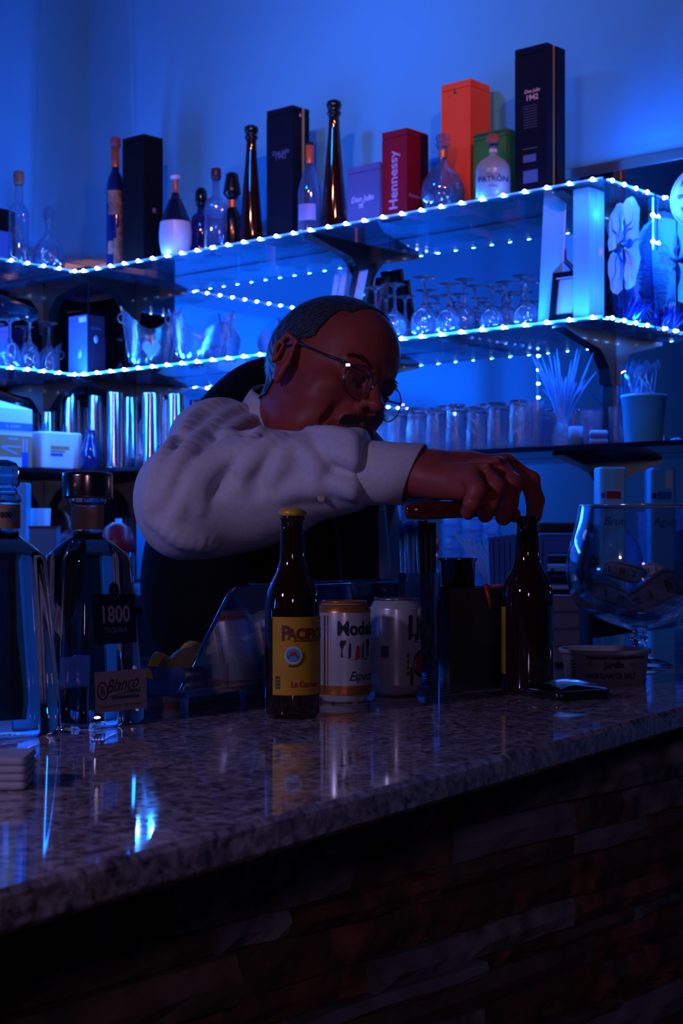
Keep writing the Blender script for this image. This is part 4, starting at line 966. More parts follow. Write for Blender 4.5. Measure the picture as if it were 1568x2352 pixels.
for k, (u0, z0, w_, hh_, mm) in enumerate(((-.010, .52, .0030, .020, M_ink), (.0, .50, .006, .018, M_redink), (.008, .51, .003, .02, M_ink), (.016, .52, .0026, .018, M_ink), (0.002, .435, .024, .0030, M_ink))):
    g = cyl(RC, h*z0, ca+.15); MB().add([g(u0-w_/2, -hh_/2), g(u0+w_/2, -hh_/2*.7), g(u0+w_/2*1.2, hh_/2*.8), g(u0-w_*.1, hh_/2), g(u0-w_/2*.7, 0)], [(0, 1, 2, 3, 4)]).build('crest_mark', mm, t)
for s_ in (-1, 1):
    g = cyl(RC, h*.54, ca+.15); MB().add([g(s_*(.017+.003*math.sin(k)), -.010+.004*k) for k in range(6)]+[g(s_*(.020+.002*math.sin(k*1.3)), .010-.004*k) for k in range(6)], [tuple(range(12))]).build('crest_wing', M_ink, t)
quad('side_stripe', mat('can_red', (.16, .03, .03), .4), t, cyl(RC, 0, ca-1.10), -.0012, .0012, .014, h*.86); quad('side_stripe', M_cangold, t, cyl(RC, 0, ca-.96), -.0007, .0007, .014, h*.86)
for k in range(3): quad('fine_print', M_ink, t, cyl(RC, 0, ca+.4), -.012, .016, h*(.12+.03*k), h*(.125+.03*k))

t, r, h = can(908, 1.965, 'white light beer can with dark blue block letters beside the glass of straws'); ca = -PI/2+.95
can_top(t, r, h, mat('can_rim', (.55, .42, .40), .25, metal=.9))
letter('Lite', .040, mat('navy_ink', (.005, .01, .06), .4), t, cyl(RC, h*.69, ca+.15), bold=.0018, sx=.72)
g = cyl(RC, h*.555, ca+.05); MB().add([g(-.021, .0045), g(-.005, .0015), g(.014, .0005), g(.010, -.0035), g(-.006, -.0005)], [(0, 1, 2, 3, 4)]).build('swash', MATS['navy_ink'], t)
disc_on(RC, h*.33, ca+.22, .0165, MATS['navy_ink'], 'badge', k=1.05); disc_on(RC, h*.33, ca+.22, .0115, M_redink, 'badge_center', e=.0003, k=1.15)
disc_on(RC, h*.33, ca+.28, .0040, M_cangold, 'badge_gold', e=.0006, k=2.2)
for s_, zz in ((0, .36), (0, .30), (0, .24), (0, .42)):
    g = cyl(RC, h*zz, ca-.50); MB().add([g(-.0012, -.004), g(.002, -.001), g(.0012, .004), g(-.0016, .001)], [(0, 1, 2, 3)]).build('barley_mark', mat('barley', (.14, .08, .03), .5), t)
quad('fact_panel', mat('panel_blue', (.08, .12, .26), .5), t, cyl(RC, 0, ca-1.38), -.0062, .0050, h*.40, h*.52)
for k in range(6): quad('fact_line', M_ink, t, cyl(RC+.0003, 0, ca-1.38), -.0058, .0046, h*(.41+.018*k), h*(.416+.018*k))
quad('side_stripe', mat('can_red', (.16, .03, .03)), t, cyl(RC, 0, ca-.32), -.003, .002, .014, h*.30)

# ---- tequila bottles: tapered square glass blocks
def tequila(px, Y, rot, label, cap=True, k=1.0, h=.263):
    t = onbar('tequila_bottle', px, Y, label, 'bottle', rot)
    s0, s1 = .094*k, .073*k
    rings = []
    for s_, z_, rr in ((.93*s0, 0, .012), (s0, .006, .014), (s0*.985, .03, .014), (s1*1.01, .172, .016), (s1*.985, .178, .018), (s1*.90, .184, .024), (s1*.66, .193, .02), (s1*.46, .198, .0165), (.0335*.98, .204, .0167), (.0335, .232, .0167), (.037, .233, .0184), (.037, .240, .0184)):
        rings.append([(x, y, z_*h/.263) for x, y in rrect(s_, s_, min(rr, s_*.4999), 4)])
    MB().loft(rings).build('glass_body', M_solidglass, t)
    # faint inner chamber of the bottle
    MB().patch(.0175, .206*h/.263, .230*h/.263, 0, 2*PI, 30).build('neck_label', noisy('kraft_label', (.42, .24, .18), (.34, .19, .14), 30, .7), t)
    return t, s0, s1, h
t, s0, s1, h = tequila(201, 1.655, -PI/4+.02, 'square clear tequila bottle with large steel cap and numbered dark label')
MB().lathe([(0, .2385), (.0265, .2385), (.0268, .241), (.0268, .2620), (.0262, .2655), (.022, .2665), (0, .2665)], 40).build('cap', mat('dark_steel', (.30, .22, .22), .18, metal=1), t)
MB().lathe([(.0185, .2345), (.0195, .2355), (.0195, .2375), (.0185, .2385)], 30).build('glass_ring', M_clear, t)
def face(e=0):                                       # the face turned to the right of the camera: local +... maps u along the face, v = height
    def fn(u, v):
        s_ = (s0+(s1-s0)*min(1, max(0, (v-.03)/.142)))/2+.0007+e
        return (u, -s_, v)
    return fn
lab_n = mat('navy_label', (.006, .012, .05), .35); lab_p = noisy('pinkish_label', (.48, .36, .40), (.42, .31, .35), 25, .6)
def curved_quad(name, m, x0, x1, z0, z1, e=0):
    fn = face(e); mb = MB(); n_ = 4; mb.add([fn(x0, z0+(z1-z0)*k/n_) for k in range(n_+1)]+[fn(x1, z0+(z1-z0)*k/n_) for k in range(n_+1)], [(k, n_+1+k, n_+2+k, k+1) for k in range(n_)]); return mb.build(name, m, t)
FR = t
# which face? rotate the frame so that -Y looks right of the camera
t.rotation_euler.z = PI/4+.08
curved_quad('front_label', lab_n, -.028, .031, .086, .138); curved_quad('lower_label', lab_p, -.030, .042*.98, .016, .058)
letter('1800', .0245, mat('silver_ink', (.45, .36, .42), .4), t, lambda u, v: face(.0004)(u+.002, .116+v), bold=.0006, sx=.85)
letter('TEQUILA', .0075, mat('dull_ink', (.16, .18, .30), .5), t, lambda u, v: face(.0004)(u+.002, .100+v), bold=.0002, sx=1.05)
mb = MB(); fn = face(.0004); cs = [(.0075*math.cos(2*PI*i/30), .0095*math.sin(2*PI*i/30)) for i in range(30)]
mb.add([fn(.002, .141)]+[fn(.002+x, .141+y) for x, y in cs], [(0, i+1, (i+1) % 30+1) for i in range(30)]); mb.build('crest', lab_n, t)
mb = MB(); fn = face(.0008); mb.add([fn(.002+x*.92, .141+y*.92) for x, y in cs]+[fn(.002+x*.84, .141+y*.84) for x, y in cs], [(i, (i+1) % 30, 30+(i+1) % 30, 30+i) for i in range(30)]); mb.build('crest_ring', MATS['dull_ink'], t)
letter('R', .008, MATS['dull_ink'], t, lambda u, v: face(.0009)(u+.002, .141+v))
letter('Blanco', .0195, M_ink, t, lambda u, v: face(.0004)(u+.006, .043+v+u*.10), font_shear=.55, sx=.85)
curved_quad('teal_band', mat('teal_ink', (.02, .13, .20), .5), -.008, .030, .0285, .0315, .0004)
letter('TEQUILA', .0045, M_ink, t, lambda u, v: face(.0004)(u+.024, .0355+v), bold=.0001)
letter('HECHO EN MEXICO  100% DE AGAVE', .0034, M_ink, t, lambda u, v: face(.0004)(u+.004, .0215+v))
fn = face(.0004); mb = MB(); mb.add([fn(-.020+.0075*math.cos(2*PI*i/26)*f, .038+.0095*math.sin(2*PI*i/26)*f) for f in (1, .82) for i in range(26)], [(i, (i+1) % 26, 26+(i+1) % 26, 26+i) for i in range(26)]); mb.build('seal_ring', M_ink, t)
letter('&', .012, M_ink, t, lambda u, v: face(.0004)(u-.020, .038+v))
mb = MB(); fn = face(.0004)
for k in range(8): u0 = -.012+k*.0055; mb.add([fn(u0, .0312+.0008*k), fn(u0+.0055, .032+.0008*k), fn(u0+.0055, .0326+.0008*k), fn(u0, .0318+.0008*k)], [(0, 1, 2, 3)])
mb.build('flourish', M_ink, t)
t, s0, s1, h = tequila(6, 1.57, PI/4-.14, 'square clear tequila bottle with faceted glass stopper at the left edge', k=1.0)
MB().lathe([(0, .238), (.0145, .238), (.0155, .242), (.0135, .246), (.0175, .250), (.0165, .258), (.0185, .264), (.014, .272), (.006, .275), (0, .275)], 9, smooth=False).build('stopper', M_solidglass, t)
letter('1800', .008, M_ink, t, cyl(.0180, .219, -PI/2-PI/4+.14+.3), bold=.0003)
disc_on(.0180, .219, -PI/2-PI/4+.9, .006, MATS['dull_ink'], 'neck_seal', k=1.2)

# white block at the lower left
q0 = P(58, 1735, 1.215); t = thing('napkin_pack', Vector((q0.x-.035, 1.225, HB)), .05, 'thick white folded napkin pack at the lower left edge of the bar', 'napkins')
for k in range(4): MB().prism(rrect(.075, .06, .004), .001+k*.0062, .0068+k*.0062, chamfer=.0018).build('napkin', noisy('soft_white', (.50, .47, .55), (.44, .41, .5), 50, .85), t)

# ---- garnish tray with clear sloping cover
tx0 = None
q = P(425, 1250, 1.735); loc = Vector((q.x, q.y, HB)); t = thing('garnish_tray', loc, BANG, 'clear acrylic garnish tray with raised sloping cover behind the beer bottle', 'tray')
M_acr = thin('blue_acrylic', (.62, .72, .86), .10, .9, rough=.06, body=.10, bodycol=(.12, .22, .6)); M_acre = thin('acrylic_edge', (.45, .6, .9), .3, .9, rough=.1, body=.45, bodycol=(.2, .4, .9))
TLn, TD, TB, TH = .60, .135, .020, .032
MB().box((TLn/2, TD/2, TB), (TLn, TD, .003)).build('floor_panel', M_acr, t)
MB().box((TLn/2, 0.001, TB+TH/2), (TLn, .003, TH)).build('front_panel', M_acr, t); MB().box((TLn/2, TD, TB+TH/2), (TLn, .003, TH)).build('rear_panel', M_acr, t)
MB().box((0.0015, TD/2, TB+TH/2), (.003, TD, TH)).build('end_panel', M_acre, t)
for x, y in ((.004, .004), (.30, .004), (TLn-.01, .004), (.004, TD-.004), (.30, TD-.004), (TLn-.01, TD-.004)):
    MB().box((x, y, (TB+.001)/2+.000), (.007, .007, TB)).build('leg', M_acre, t)
for x in (.12, .24, .36, .48): MB().box((x, TD/2, TB+TH/2), (.002, TD-.006, TH*.9)).build('divider', M_acr, t)
ev = Vector((0, .012, .113)); L0 = Vector((0.012, 0.002, TB+.004))
def lidp(x, f): return (L0.x+x, L0.y+ev.y*f, L0.z+ev.z*f)
nrm = Vector((0, -ev.z, ev.y)).normalized()*.0028
pts = [(-.02, 0), (TLn-.02, 0), (TLn-.05, .96), (TLn-.06, 1), (.105, 1), (.092, .96)]
MB().loft([[lidp(*p) for p in pts], [tuple(Vector(lidp(*p))+nrm) for p in pts]], None, False).build('cover', M_acr, t)
MB().tube([lidp(-.02, 0), lidp(.085, .90), lidp(.092, .96), lidp(.105, 1)], .0026, 8).build('cover_edge', M_acre, t)
MB().tube([lidp(.105, 1), lidp(.3, 1), lidp(TLn-.06, 1)], .0022, 8).build('cover_edge', M_acre, t)
MB().box((.36, L0.y+ev.y+.014, L0.z+ev.z+.004), (.36, .022, .0025)).build('top_lip', M_acre, t)
M_lemon = noisy('lemon_rind', (.60, .38, .05), (.50, .30, .04), 30, .5); M_pulp = noisy('citrus_pulp', (.48, .34, .16), (.58, .46, .26), 60, .4)
wed = []
for k, (x, y, z_, r_, rz_, rx_) in enumerate(((.024, .06, .03, .028, .4, .2), (.052, .032, .03, .031, -.3, -.2), (.090, .06, .032, .034, .2, .1), (.100, .028, .03, .027, -.2, .3), (.146, .034, .035, .036, .1, -.2), (.165, .080, .05, .034, .3, .3), (.196, .034, .035, .038, -.4, 0), (.215, .085, .045, .033, .2, .3), (.268, .036, .035, .035, .1, .2), (.30, .080, .035, .032, .3, -.3))):
    wt = thing('citrus_wedge', loc+(Matrix.Rotation(BANG, 3, 'Z') @ Vector((x, y, TB+.003+r_*.55))), BANG+rz_, '%s cut citrus wedge from the open left end of the garnish tray' % ('first', 'second', 'third', 'fourth', 'fifth', 'sixth', 'seventh', 'eighth', 'ninth', 'tenth')[k], 'fruit', 'citrus wedges in the garnish tray')
    Rm = Matrix.Rotation(rx_, 4, 'X'); m1 = MB(); m2 = MB(); nn = 10
    arc = [(r_*math.cos(PI*i/nn), r_*math.sin(PI*i/nn)) for i in range(nn+1)]
    m1.loft([[(x_*s2, w2, y_*s2) for x_, y_ in arc] for s2, w2 in ((.96, -.0065), (1, -.004), (1, .004), (.96, .0065))], Rm, True, cap=False, closed=False).build('rind', M_lemon, wt)
    for s2, w2 in ((.95, -.0064), (.95, .0064)): m2.add([(x_*s2, w2, y_*s2) for x_, y_ in arc], [tuple(range(nn+1))], False, Rm)
    m2.add([(-r_*.95, -.0064, 0), (r_*.95, -.0064, 0), (r_*.95, .0064, 0), (-r_*.95, .0064, 0)], [(0, 1, 2, 3)], False, Rm); m2.build('pulp', M_pulp, wt)
# small clear dish left of the tray
t = onbar('clear_dish', 362, 1.82, 'small clear square dish left of the garnish tray', 'dish', BANG)
mb = MB(); s_ = .028
for (x, y, w_, d_) in ((0, -s_, 2*s_, .003), (0, s_, 2*s_, .003), (-s_, 0, .003, 2*s_), (s_, 0, .003, 2*s_)): mb.box((x, y, .018), (w_, d_, .036))
mb.build('walls', M_acr, t); MB().box((0, 0, .0015), (2*s_, 2*s_, .003)).build('base', M_acr, t)

# ---- glass of straws
t = onbar('straw_glass', 963, 2.08, 'tall clear glass packed with black and clear straws', 'glass'); r = .0285; h = .152
MB().lathe([(0, .004), (r*.86, .004), (r*.86, 0), (r*.9, .001), (r, h), (r*.95, h), (r*.84, .022), (0, .022)], 36).build('glass', thin('heavy_glass', (.68, .78, .92), .10, .95, rough=.03, body=.06, bodycol=(.2, .4, .9)), t)
MB().lathe([(0, .003), (r*.84, .003), (r*.86, .020), (0, .021)], 30).build('thick_base', M_solidglass, t)
M_straw = mat('black_straw', (.012, .018, .03), .25, coat=.4); M_straw2 = thin('clear_straw', (.55, .68, .9), .12, .9, rough=.1, body=.6, bodycol=(.2, .5, 1))
k = 0
for i in range(44):
    rr_ = .0225*math.sqrt((i+.5)/44); th = i*2.39996; x, y = rr_*math.cos(th), rr_*math.sin(th); lean = .012
    mm = M_straw2 if x < .002 else M_straw
    MB().tube([(x*.7, y*.7, .024), (x*1.02-.002, y, h), (x*1.1-.003+rnd.uniform(-.002, .002), y*1.05, .218+rnd.uniform(-.006, .004))], .0026, 7, cap=False).build('straw', mm, t)
# ---- bar caddy, steel cup, napkins
t = onbar('bar_caddy', 1108, 2.17, 'black plastic bar caddy behind the held bottle', 'caddy', .10); 
mb = MB(); w_, d_, h_ = .105, .085, .131
for c, dd in (((0, -d_/2, h_/2), (w_, .003, h_)), ((0, d_/2, h_/2), (w_, .003, h_)), ((-w_/2, 0, h_/2), (.003, d_, h_)), ((w_/2, 0, h_/2), (.003, d_, h_)), ((0, 0, h_/2), (.003, d_, h_*.95))): mb.box(c, dd)
mb.build('walls', M_black, t); MB().box((0, 0, .002), (w_, d_, .004)).build('base', M_black, t)
for x0, mm in ((-.004, 0), (.030, 1)):
    MB().tube([(x0, 0, .10), (x0-.001, -.030, .128), (x0+.000, -d_/2-.003, .134), (x0+.004, -d_/2-.004, .115), (x0+.006, -d_/2-.003, .100)], [.003, .003, .0035, .003, .001], 6).build('red_strap', mat('red_plastic', (.55, .02, .04), .35), t)
MB().tube([(0, -d_/2-.001, .133), (.02, -d_/2-.003, .134), (.045, -d_/2-.002, .133)], .0018, 6).build('red_strap', MATS['red_plastic'], t)
t = onbar('steel_cup', 1052, 2.20, 'steel mixing cup standing inside the black caddy', 'cup'); t.location.z = HB+.005
MB().lathe([(0, 0), (.017, 0), (.020, .01), (.0245, .16), (.0275, .1635), (.0275, .166), (.025, .166), (.023, .158), (.018, .01), (0, .008)], 32).build('cup', M_steel, t)
t = onbar('napkin_holder', 1298, 2.47, 'low black napkin holder right of the held bottle', 'holder', .25)
for x in (-.030, .030): MB().prism(rrect(.004, .07, .0018, 2), 0, .108, Matrix.Translation((x, 0, 0))).build('side_wall', M_black, t)
MB().box((0, 0, .002), (.06, .07, .004)).build('base', M_black, t)
t2 = onbar('napkin_stack', 1286, 2.46, 'stack of white napkin bundles in the black holder', 'napkins', .25); t2.location.z = HB+.0045
for k in range(4): MB().prism(rrect(.046, .062, .006), k*.0265, k*.0265+.0255, chamfer=.003).build('napkin_bundle', MATS['soft_white'], t2)

# ---- rimming salt tub
t = onbar('salt_tub', 1389, 2.13, 'low white printed rimming salt tub right of the held bottle', 'tub', -.05); r = .062; h = .048
MB().lathe([(0, .002), (r*.84, .002), (r*.84, 0), (r*.87, 0), (r*.94, h*.85), (r*.955, h*.86), (r, h*.87), (r*1.01, h*.93), (r*1.0, h), (r*.95, h*.985), (r*.86, .006), (0, .006)], 48).build('tub', noisy('tub_white', (.40, .37, .42), (.36, .33, .38), 20, .6), t)
MB().lathe([(0, .03), (.03, .031), (r*.90, .030)], 30).build('salt', noisy('salt_blue_white', (.35, .4, .55), (.5, .55, .7), 300, .8, bump=.4), t)
MB().lathe([(0, .040), (.006, .0385), (.0085, .034), (.009, .030)], 14, Matrix.Translation((.0, 0, 0))).build('scoop', M_whiteplastic, t)
ta = -PI/2; tub = lambda a0, z0: (lambda u, v: ((r*(.87+.07*(z0+v)/(h*.85))+.0006)*math.cos(a0+u/r), (r*(.87+.07*(z0+v)/(h*.85))+.0006)*math.sin(a0+u/r), z0+v))
letter('Jardin', .0125, M_ink, t, tub(ta+.10, h*.60), bold=.0005); letter('Extra', .008, mat('tub_brown', (.12, .06, .05), .6), t, tub(ta-.38, h*.60)); letter('Fino', .008, MATS['tub_brown'], t, tub(ta+.58, h*.60))
letter('MARGARITA SALT', .0098, M_ink, t, tub(ta+.06, h*.28), bold=.0003)
mb = MB(); g = tub(ta, 0); mb.add([g(-.034+.0094*k, h*.76) for k in range(11)]+[g(-.034+.0094*k, h*.83) for k in range(11)], [(k, k+1, k+12, k+11) for k in range(10)]); mb.build('navy_band', MATS['navy_ink'], t)
for k in range(7): quad('fine_print', M_ink, t, tub(ta-.95, 0), -.006, .005, h*(.12+.09*k), h*(.15+.09*k))

# ---- black check tray with a glossy card
t = onbar('check_tray', 1303, 1.93, 'low black check presenter with a glossy blue card', 'tray', .55)
mb = MB(); pts = rrect(.092, .078, .016, 5)
mb.loft([[(x*f, y*f, z_) for x, y in pts] for f, z_ in ((.90, 0), (1.0, .004), (1.0, .009), (.92, .0125), (.80, .010), (.80, .008))]).build('tray', mat('black_gloss', (.006, .007, .012), .18, coat=.6), t)
mb = MB(); N_ = 8
for i in range(N_+1):
    for j in range(N_+1):
        u, v = i/N_*2-1, j/N_*2-1; mb.v.append((u*.033, v*.027, .0135+.005*(1-u*u)+.005*(1-v*v)))
for i in range(N_):
    for j in range(N_): o_ = i*(N_+1)+j; mb.f.append((o_, o_+N_+1, o_+N_+2, o_+1)); mb.sm.append(True)
mb.build('glossy_card', mat('card_gloss', (.10, .25, .45), .16, coat=1., spec=1.), t)
MB().tube([(-.046, .034, .008), (-.02, .043, .014), (.02, .043, .014), (.046, .03, .008)], .004, 8).build('flap_edge', MATS['black_gloss'], t)

# ---- giant snifter with banknotes
t = onbar('tip_glass', 1468, 2.43, 'oversized snifter glass holding folded banknotes as tips', 'glass')
s = 2.43/F; RB_ = 166*s
zz_ = lambda py: (1528-py)*s*1.0
bow = [(.030, zz_(1437)), (.060, zz_(1420)), (.100, zz_(1380)), (.1125, zz_(1315)), (.1095, zz_(1265)), (.100, zz_(1210)), (.0925, zz_(1160))]
import bisect
def smooth_prof(p, n=5):
    out = []
    for i in range(len(p)-1):
        p0 = p[max(0, i-1)]; p1 = p[i]; p2 = p[i+1]; p3 = p[min(len(p)-1, i+2)]
        for k in range(n):
            u = k/n; out.append(tuple(.5*((2*p1[j])+(-p0[j]+p2[j])*u+(2*p0[j]-5*p1[j]+4*p2[j]-p3[j])*u*u+(-p0[j]+3*p1[j]-3*p2[j]+p3[j])*u**3) for j in (0, 1)))
    return out+[p[-1]]
inn = smooth_prof([(.0, zz_(1440))]+bow); 
MB().lathe(smooth_prof([(.012, zz_(1446))]+[(x+.0012, z_) for x, z_ in bow]), 56).build('bowl', thin('tip_glass_wall', (.88, .93, .98), .07, 1.0, rough=.06, body=.02), t)
MB().lathe([(x-.0016 if x > .01 else x, z_) for x, z_ in inn], 56).build('bowl_inner', M_glass, t)
MB().lathe([(.0905, zz_(1161)), (.0915, zz_(1158)), (.0935, zz_(1158)), (.0940, zz_(1161)), (.093, zz_(1164))], 56).build('rim', mat('rim_glass', (.75, .85, 1), .12, metal=.75), t)
MB().lathe([(0, .001), (.050, .001), (.052, .003), (.040, .007), (.020, .013), (.011, .020), (.0095, .030), (.0125, .040), (.0165, .044), (.0125, .048), (.010, .052), (.014, .058), (0, .058)], 40).build('stem_and_foot', M_solidglass, t)
M_bill = noisy('banknote_paper', (.55, .42, .42), (.70, .56, .55), 90, .85, stretch=(1, 3, 1)); M_billink = mat('note_ink', (.20, .17, .18), .8)
def bill(c, ln, wd_, curve, rot, label, vis=1):
    bt = thing('banknote', Vector(t.location)+Vector(c), 0, label, 'banknote', 'banknotes in the snifter'); bt.rotation_euler = rot
    N_ = 16; mb = MB(); ink = MB(); pts_ = []; x = 0; z = 0; ang = -curve*.5
    for i in range(N_+1):
        pts_.append((x, z)); x += ln/N_*math.cos(ang); z += ln/N_*math.sin(ang); ang += curve/N_*(1.8 if N_*.35 < i < N_*.65 else .6)
    mx_ = sum(p[0] for p in pts_)/len(pts_); mz_ = sum(p[1] for p in pts_)/len(pts_)
    rings = [[(p[0]-mx_, -wd_/2, p[1]-mz_), (p[0]-mx_, 0, p[1]-mz_+.0012), (p[0]-mx_, wd_/2, p[1]-mz_)] for p in pts_]
    mb.loft(rings, cap=False, closed=False).build('note', M_bill, bt)
    for k in range(2, N_-2):
        p, p2 = pts_[k], pts_[k+1]
        for y0, y1 in ((-wd_*.44, -wd_*.36), (wd_*.36, wd_*.44)) if k % 5 else ((-wd_*.3, wd_*.3),):
            for e in (.0009, -.0009): ink.add([(p[0]-mx_, y0, p[1]-mz_+e), (p2[0]-mx_-.0012, y0, p2[1]-mz_+e), (p2[0]-mx_-.0012, y1, p2[1]-mz_+e), (p[0]-mx_, y1, p[1]-mz_+e)], [(0, 1, 2, 3)])
    ink.build('engraving', M_billink, bt)
    return bt
def spl3(L_, n=5):
    out = []
    for i in range(len(L_)-1):
        q = [L_[max(0, i-1)], L_[i], L_[i+1], L_[min(len(L_)-1, i+2)]]
        for k in range(n):
            u = k/n; out.append(.5*((q[1]*2)+(q[2]-q[0])*u+(q[0]*2-q[1]*5+q[2]*4-q[3])*u*u+(q[1]*3-q[0]-q[2]*3+q[3])*u**3))
    return out+[L_[-1]]
def note(A_, B_, label, marks=True):
    A_ = spl3([P(*a) for a in A_]); B_ = spl3([P(*b) for b in B_]); c = sum(A_+B_, Vector())/len(A_+B_)
    bt = thing('banknote', c, 0, label, 'banknote', 'banknotes in the snifter'); rings = [[tuple(a+(b-a)*f-c+Vector((0, -.0012*math.sin(PI*f), 0))) for f in (0, .33, .67, 1)] for a, b in zip(A_, B_)]
    MB().loft(rings, cap=False, closed=False).build('note', M_bill, bt)
    ink = MB(); n_ = len(A_)
    for k in range(1, n_-2):
        for f0, f1 in ((.08, .14), (.86, .92)) + (((.25, .75),) if k % 4 in (1, 2) and k % 8 < 6 else ()):
            q = [A_[k]+(B_[k]-A_[k])*f0, A_[k+1]+(B_[k+1]-A_[k+1])*f0, A_[k+1]+(B_[k+1]-A_[k+1])*f1, A_[k]+(B_[k]-A_[k])*f1]
            m_ = (q[0]+q[2])/2; q = [(v if f1-f0 < .1 else m_+(v-m_)*.7)-c+Vector((0, -.0022, .0)) for v in q]; ink.add([tuple(v) for v in q], [(0, 1, 2, 3)])
    ink.build('engraving', M_billink, bt)
note([(1322, 1238, 2.41), (1330, 1290, 2.41), (1345, 1340, 2.41), (1372, 1356, 2.41), (1425, 1362, 2.41)], [(1338, 1234, 2.44), (1347, 1290, 2.44), (1362, 1330, 2.44), (1385, 1345, 2.45), (1432, 1352, 2.45)], 'long banknote bent up against the left side of the snifter')
note([(1345, 1338, 2.40), (1385, 1336, 2.39), (1425, 1350, 2.38), (1462, 1372, 2.37)], [(1352, 1372, 2.38), (1388, 1385, 2.37), (1425, 1398, 2.37), (1470, 1408, 2.36)], 'banknote lying flat in the bottom of the snifter')
note([(1386, 1300, 2.40), (1398, 1287, 2.38), (1432, 1291, 2.37), (1474, 1303, 2.38), (1488, 1318, 2.41)], [(1380, 1322, 2.41), (1392, 1324, 2.38), (1424, 1334, 2.36), (1456, 1342, 2.37), (1470, 1336, 2.41)], 'curled pinkish banknote in the middle of the snifter')
note([(1432, 1368, 2.36), (1475, 1340, 2.345), (1520, 1306, 2.345), (1545, 1312, 2.38), (1566, 1336, 2.42)], [(1466, 1408, 2.37), (1502, 1398, 2.35), (1548, 1378, 2.35), (1572, 1366, 2.38), (1584, 1360, 2.43)], 'large folded banknote closest to the bar edge in the snifter')
note([(1474, 1296, 2.46), (1500, 1292, 2.45), (1530, 1304, 2.45), (1548, 1318, 2.46)], [(1480, 1330, 2.45), (1505, 1322, 2.44), (1528, 1330, 2.44), (1540, 1340, 2.46)], 'banknote folded behind the large one in the snifter')
note([(1350, 1385, 2.42), (1400, 1390, 2.44), (1450, 1395, 2.45), (1520, 1390, 2.43)], [(1372, 1402, 2.40), (1410, 1412, 2.42), (1455, 1416, 2.42), (1505, 1408, 2.41)], 'dark banknote crumpled at the very bottom of the snifter')

# ================================================================== the bartender
def smin(a, b, k):
    h = np.clip(.5+.5*(b-a)/k, 0, 1); return b+(a-b)*h-k*h*(1-h)
def smax(a, b, k): return -smin(-a, -b, k)
def sd_cap(p, a, b, ra, rb=None):
    a = np.asarray(a, np.float32); b = np.asarray(b, np.float32); rb = ra if rb is None else rb
    ba = b-a; t_ = np.clip(((p-a)@ba)/(ba@ba), 0, 1); return np.linalg.norm(p-a-t_[:, None]*ba, axis=1)-(ra+(rb-ra)*t_)
def sd_ell(p, c, r, M=None):
    q = p-np.asarray(c, np.float32)
    if M is not None: q = q@M
    r = np.asarray(r, np.float32); k0 = np.linalg.norm(q/r, axis=1); k1 = np.linalg.norm(q/(r*r), axis=1); return k0*(k0-1)/np.maximum(k1, 1e-6)
def union(p, prims):
    """prims: list of (fn, k)"""
    d = None
    for fn, k in prims:
        e = fn(p)
        if d is None: d = e
        elif k < 0: d = smax(d, -e, -k)
        else: d = smin(d, e, k)
    return d
def surface_nets(fn, lo, hi, h, blk=12):
    lo = np.array(lo, np.float32); n = np.maximum(2, np.ceil((np.array(hi)-lo)/h).astype(int)+1)
    n = (np.ceil(n/blk)*blk).astype(int)
    D = np.full(tuple(n), 1.0, np.float32)
    nb = n//blk; gi = np.stack(np.meshgrid(*[np.arange(k) for k in nb], indexing='ij'), -1).reshape(-1, 3)
    cen = lo+(gi*blk+blk/2)*h; dc = fn(cen.astype(np.float32)); act = gi[np.abs(dc) < h*blk*1.05]
    ins = gi[dc <= -h*blk*1.05]
    for g in ins: D[g[0]*blk:(g[0]+1)*blk, g[1]*blk:(g[1]+1)*blk, g[2]*blk:(g[2]+1)*blk] = -1
    off = np.stack(np.meshgrid(*[np.arange(blk)]*3, indexing='ij'), -1).reshape(-1, 3)
    for s in range(0, len(act), 60):
        a = act[s:s+60]; idx = (a[:, None]*blk+off[None]).reshape(-1, 3); d = fn((lo+idx*h).astype(np.float32))
        D[idx[:, 0], idx[:, 1], idx[:, 2]] = d
    neg = D < 0
    c8 = np.zeros(tuple(n-1), np.int8)
    for i in (0, 1):
        for j in (0, 1):
            for k in (0, 1): c8 += neg[i:n[0]-1+i, j:n[1]-1+j, k:n[2]-1+k]
    cells = np.argwhere((c8 > 0) & (c8 < 8)); ids = np.full(tuple(n-1), -1, np.int32); ids[tuple(cells.T)] = np.arange(len(cells))
    acc = np.zeros((len(cells), 3)); cnt = np.zeros(len(cells))
    cor = [(i, j, k) for i in (0, 1) for j in (0, 1) for k in (0, 1)]
    for a in cor:
        for ax in range(3):
            if a[ax]: continue
            b = list(a); b[ax] = 1
            ia = cells+a; ib = cells+b; da = D[tuple(ia.T)]; db = D[tuple(ib.T)]; m = (da < 0) != (db < 0)
            t_ = np.where(m, da/np.where(m, da-db, 1), 0); pt = np.array(a, float)[None].repeat(len(cells), 0); pt[:, ax] += t_
            acc[m] += pt[m]; cnt[m] += 1
    V_ = lo+(cells+acc/np.maximum(cnt, 1)[:, None])*h
    Fs = []
    for ax in range(3):
        u, v = (ax+1) % 3, (ax+2) % 3
        sl0 = [slice(None)]*3; sl1 = [slice(None)]*3; sl0[ax] = slice(0, -1); sl1[ax] = slice(1, None)
        e = np.argwhere(neg[tuple(sl0)] != neg[tuple(sl1)]); e = e[(e[:, u] > 0) & (e[:, v] > 0) & (e[:, u] < n[u]-1) & (e[:, v] < n[v]-1)]
        s0 = neg[tuple(e.T)]
        def cid(du, dv):
            q = e.copy(); q[:, u] -= du; q[:, v] -= dv; return ids[tuple(q.T)]
        q = np.stack([cid(0, 0), cid(1, 0), cid(1, 1), cid(0, 1)], 1); q[~s0] = q[~s0][:, ::-1]
        Fs.append(q[(q >= 0).all(1)])
    return V_, np.concatenate(Fs)
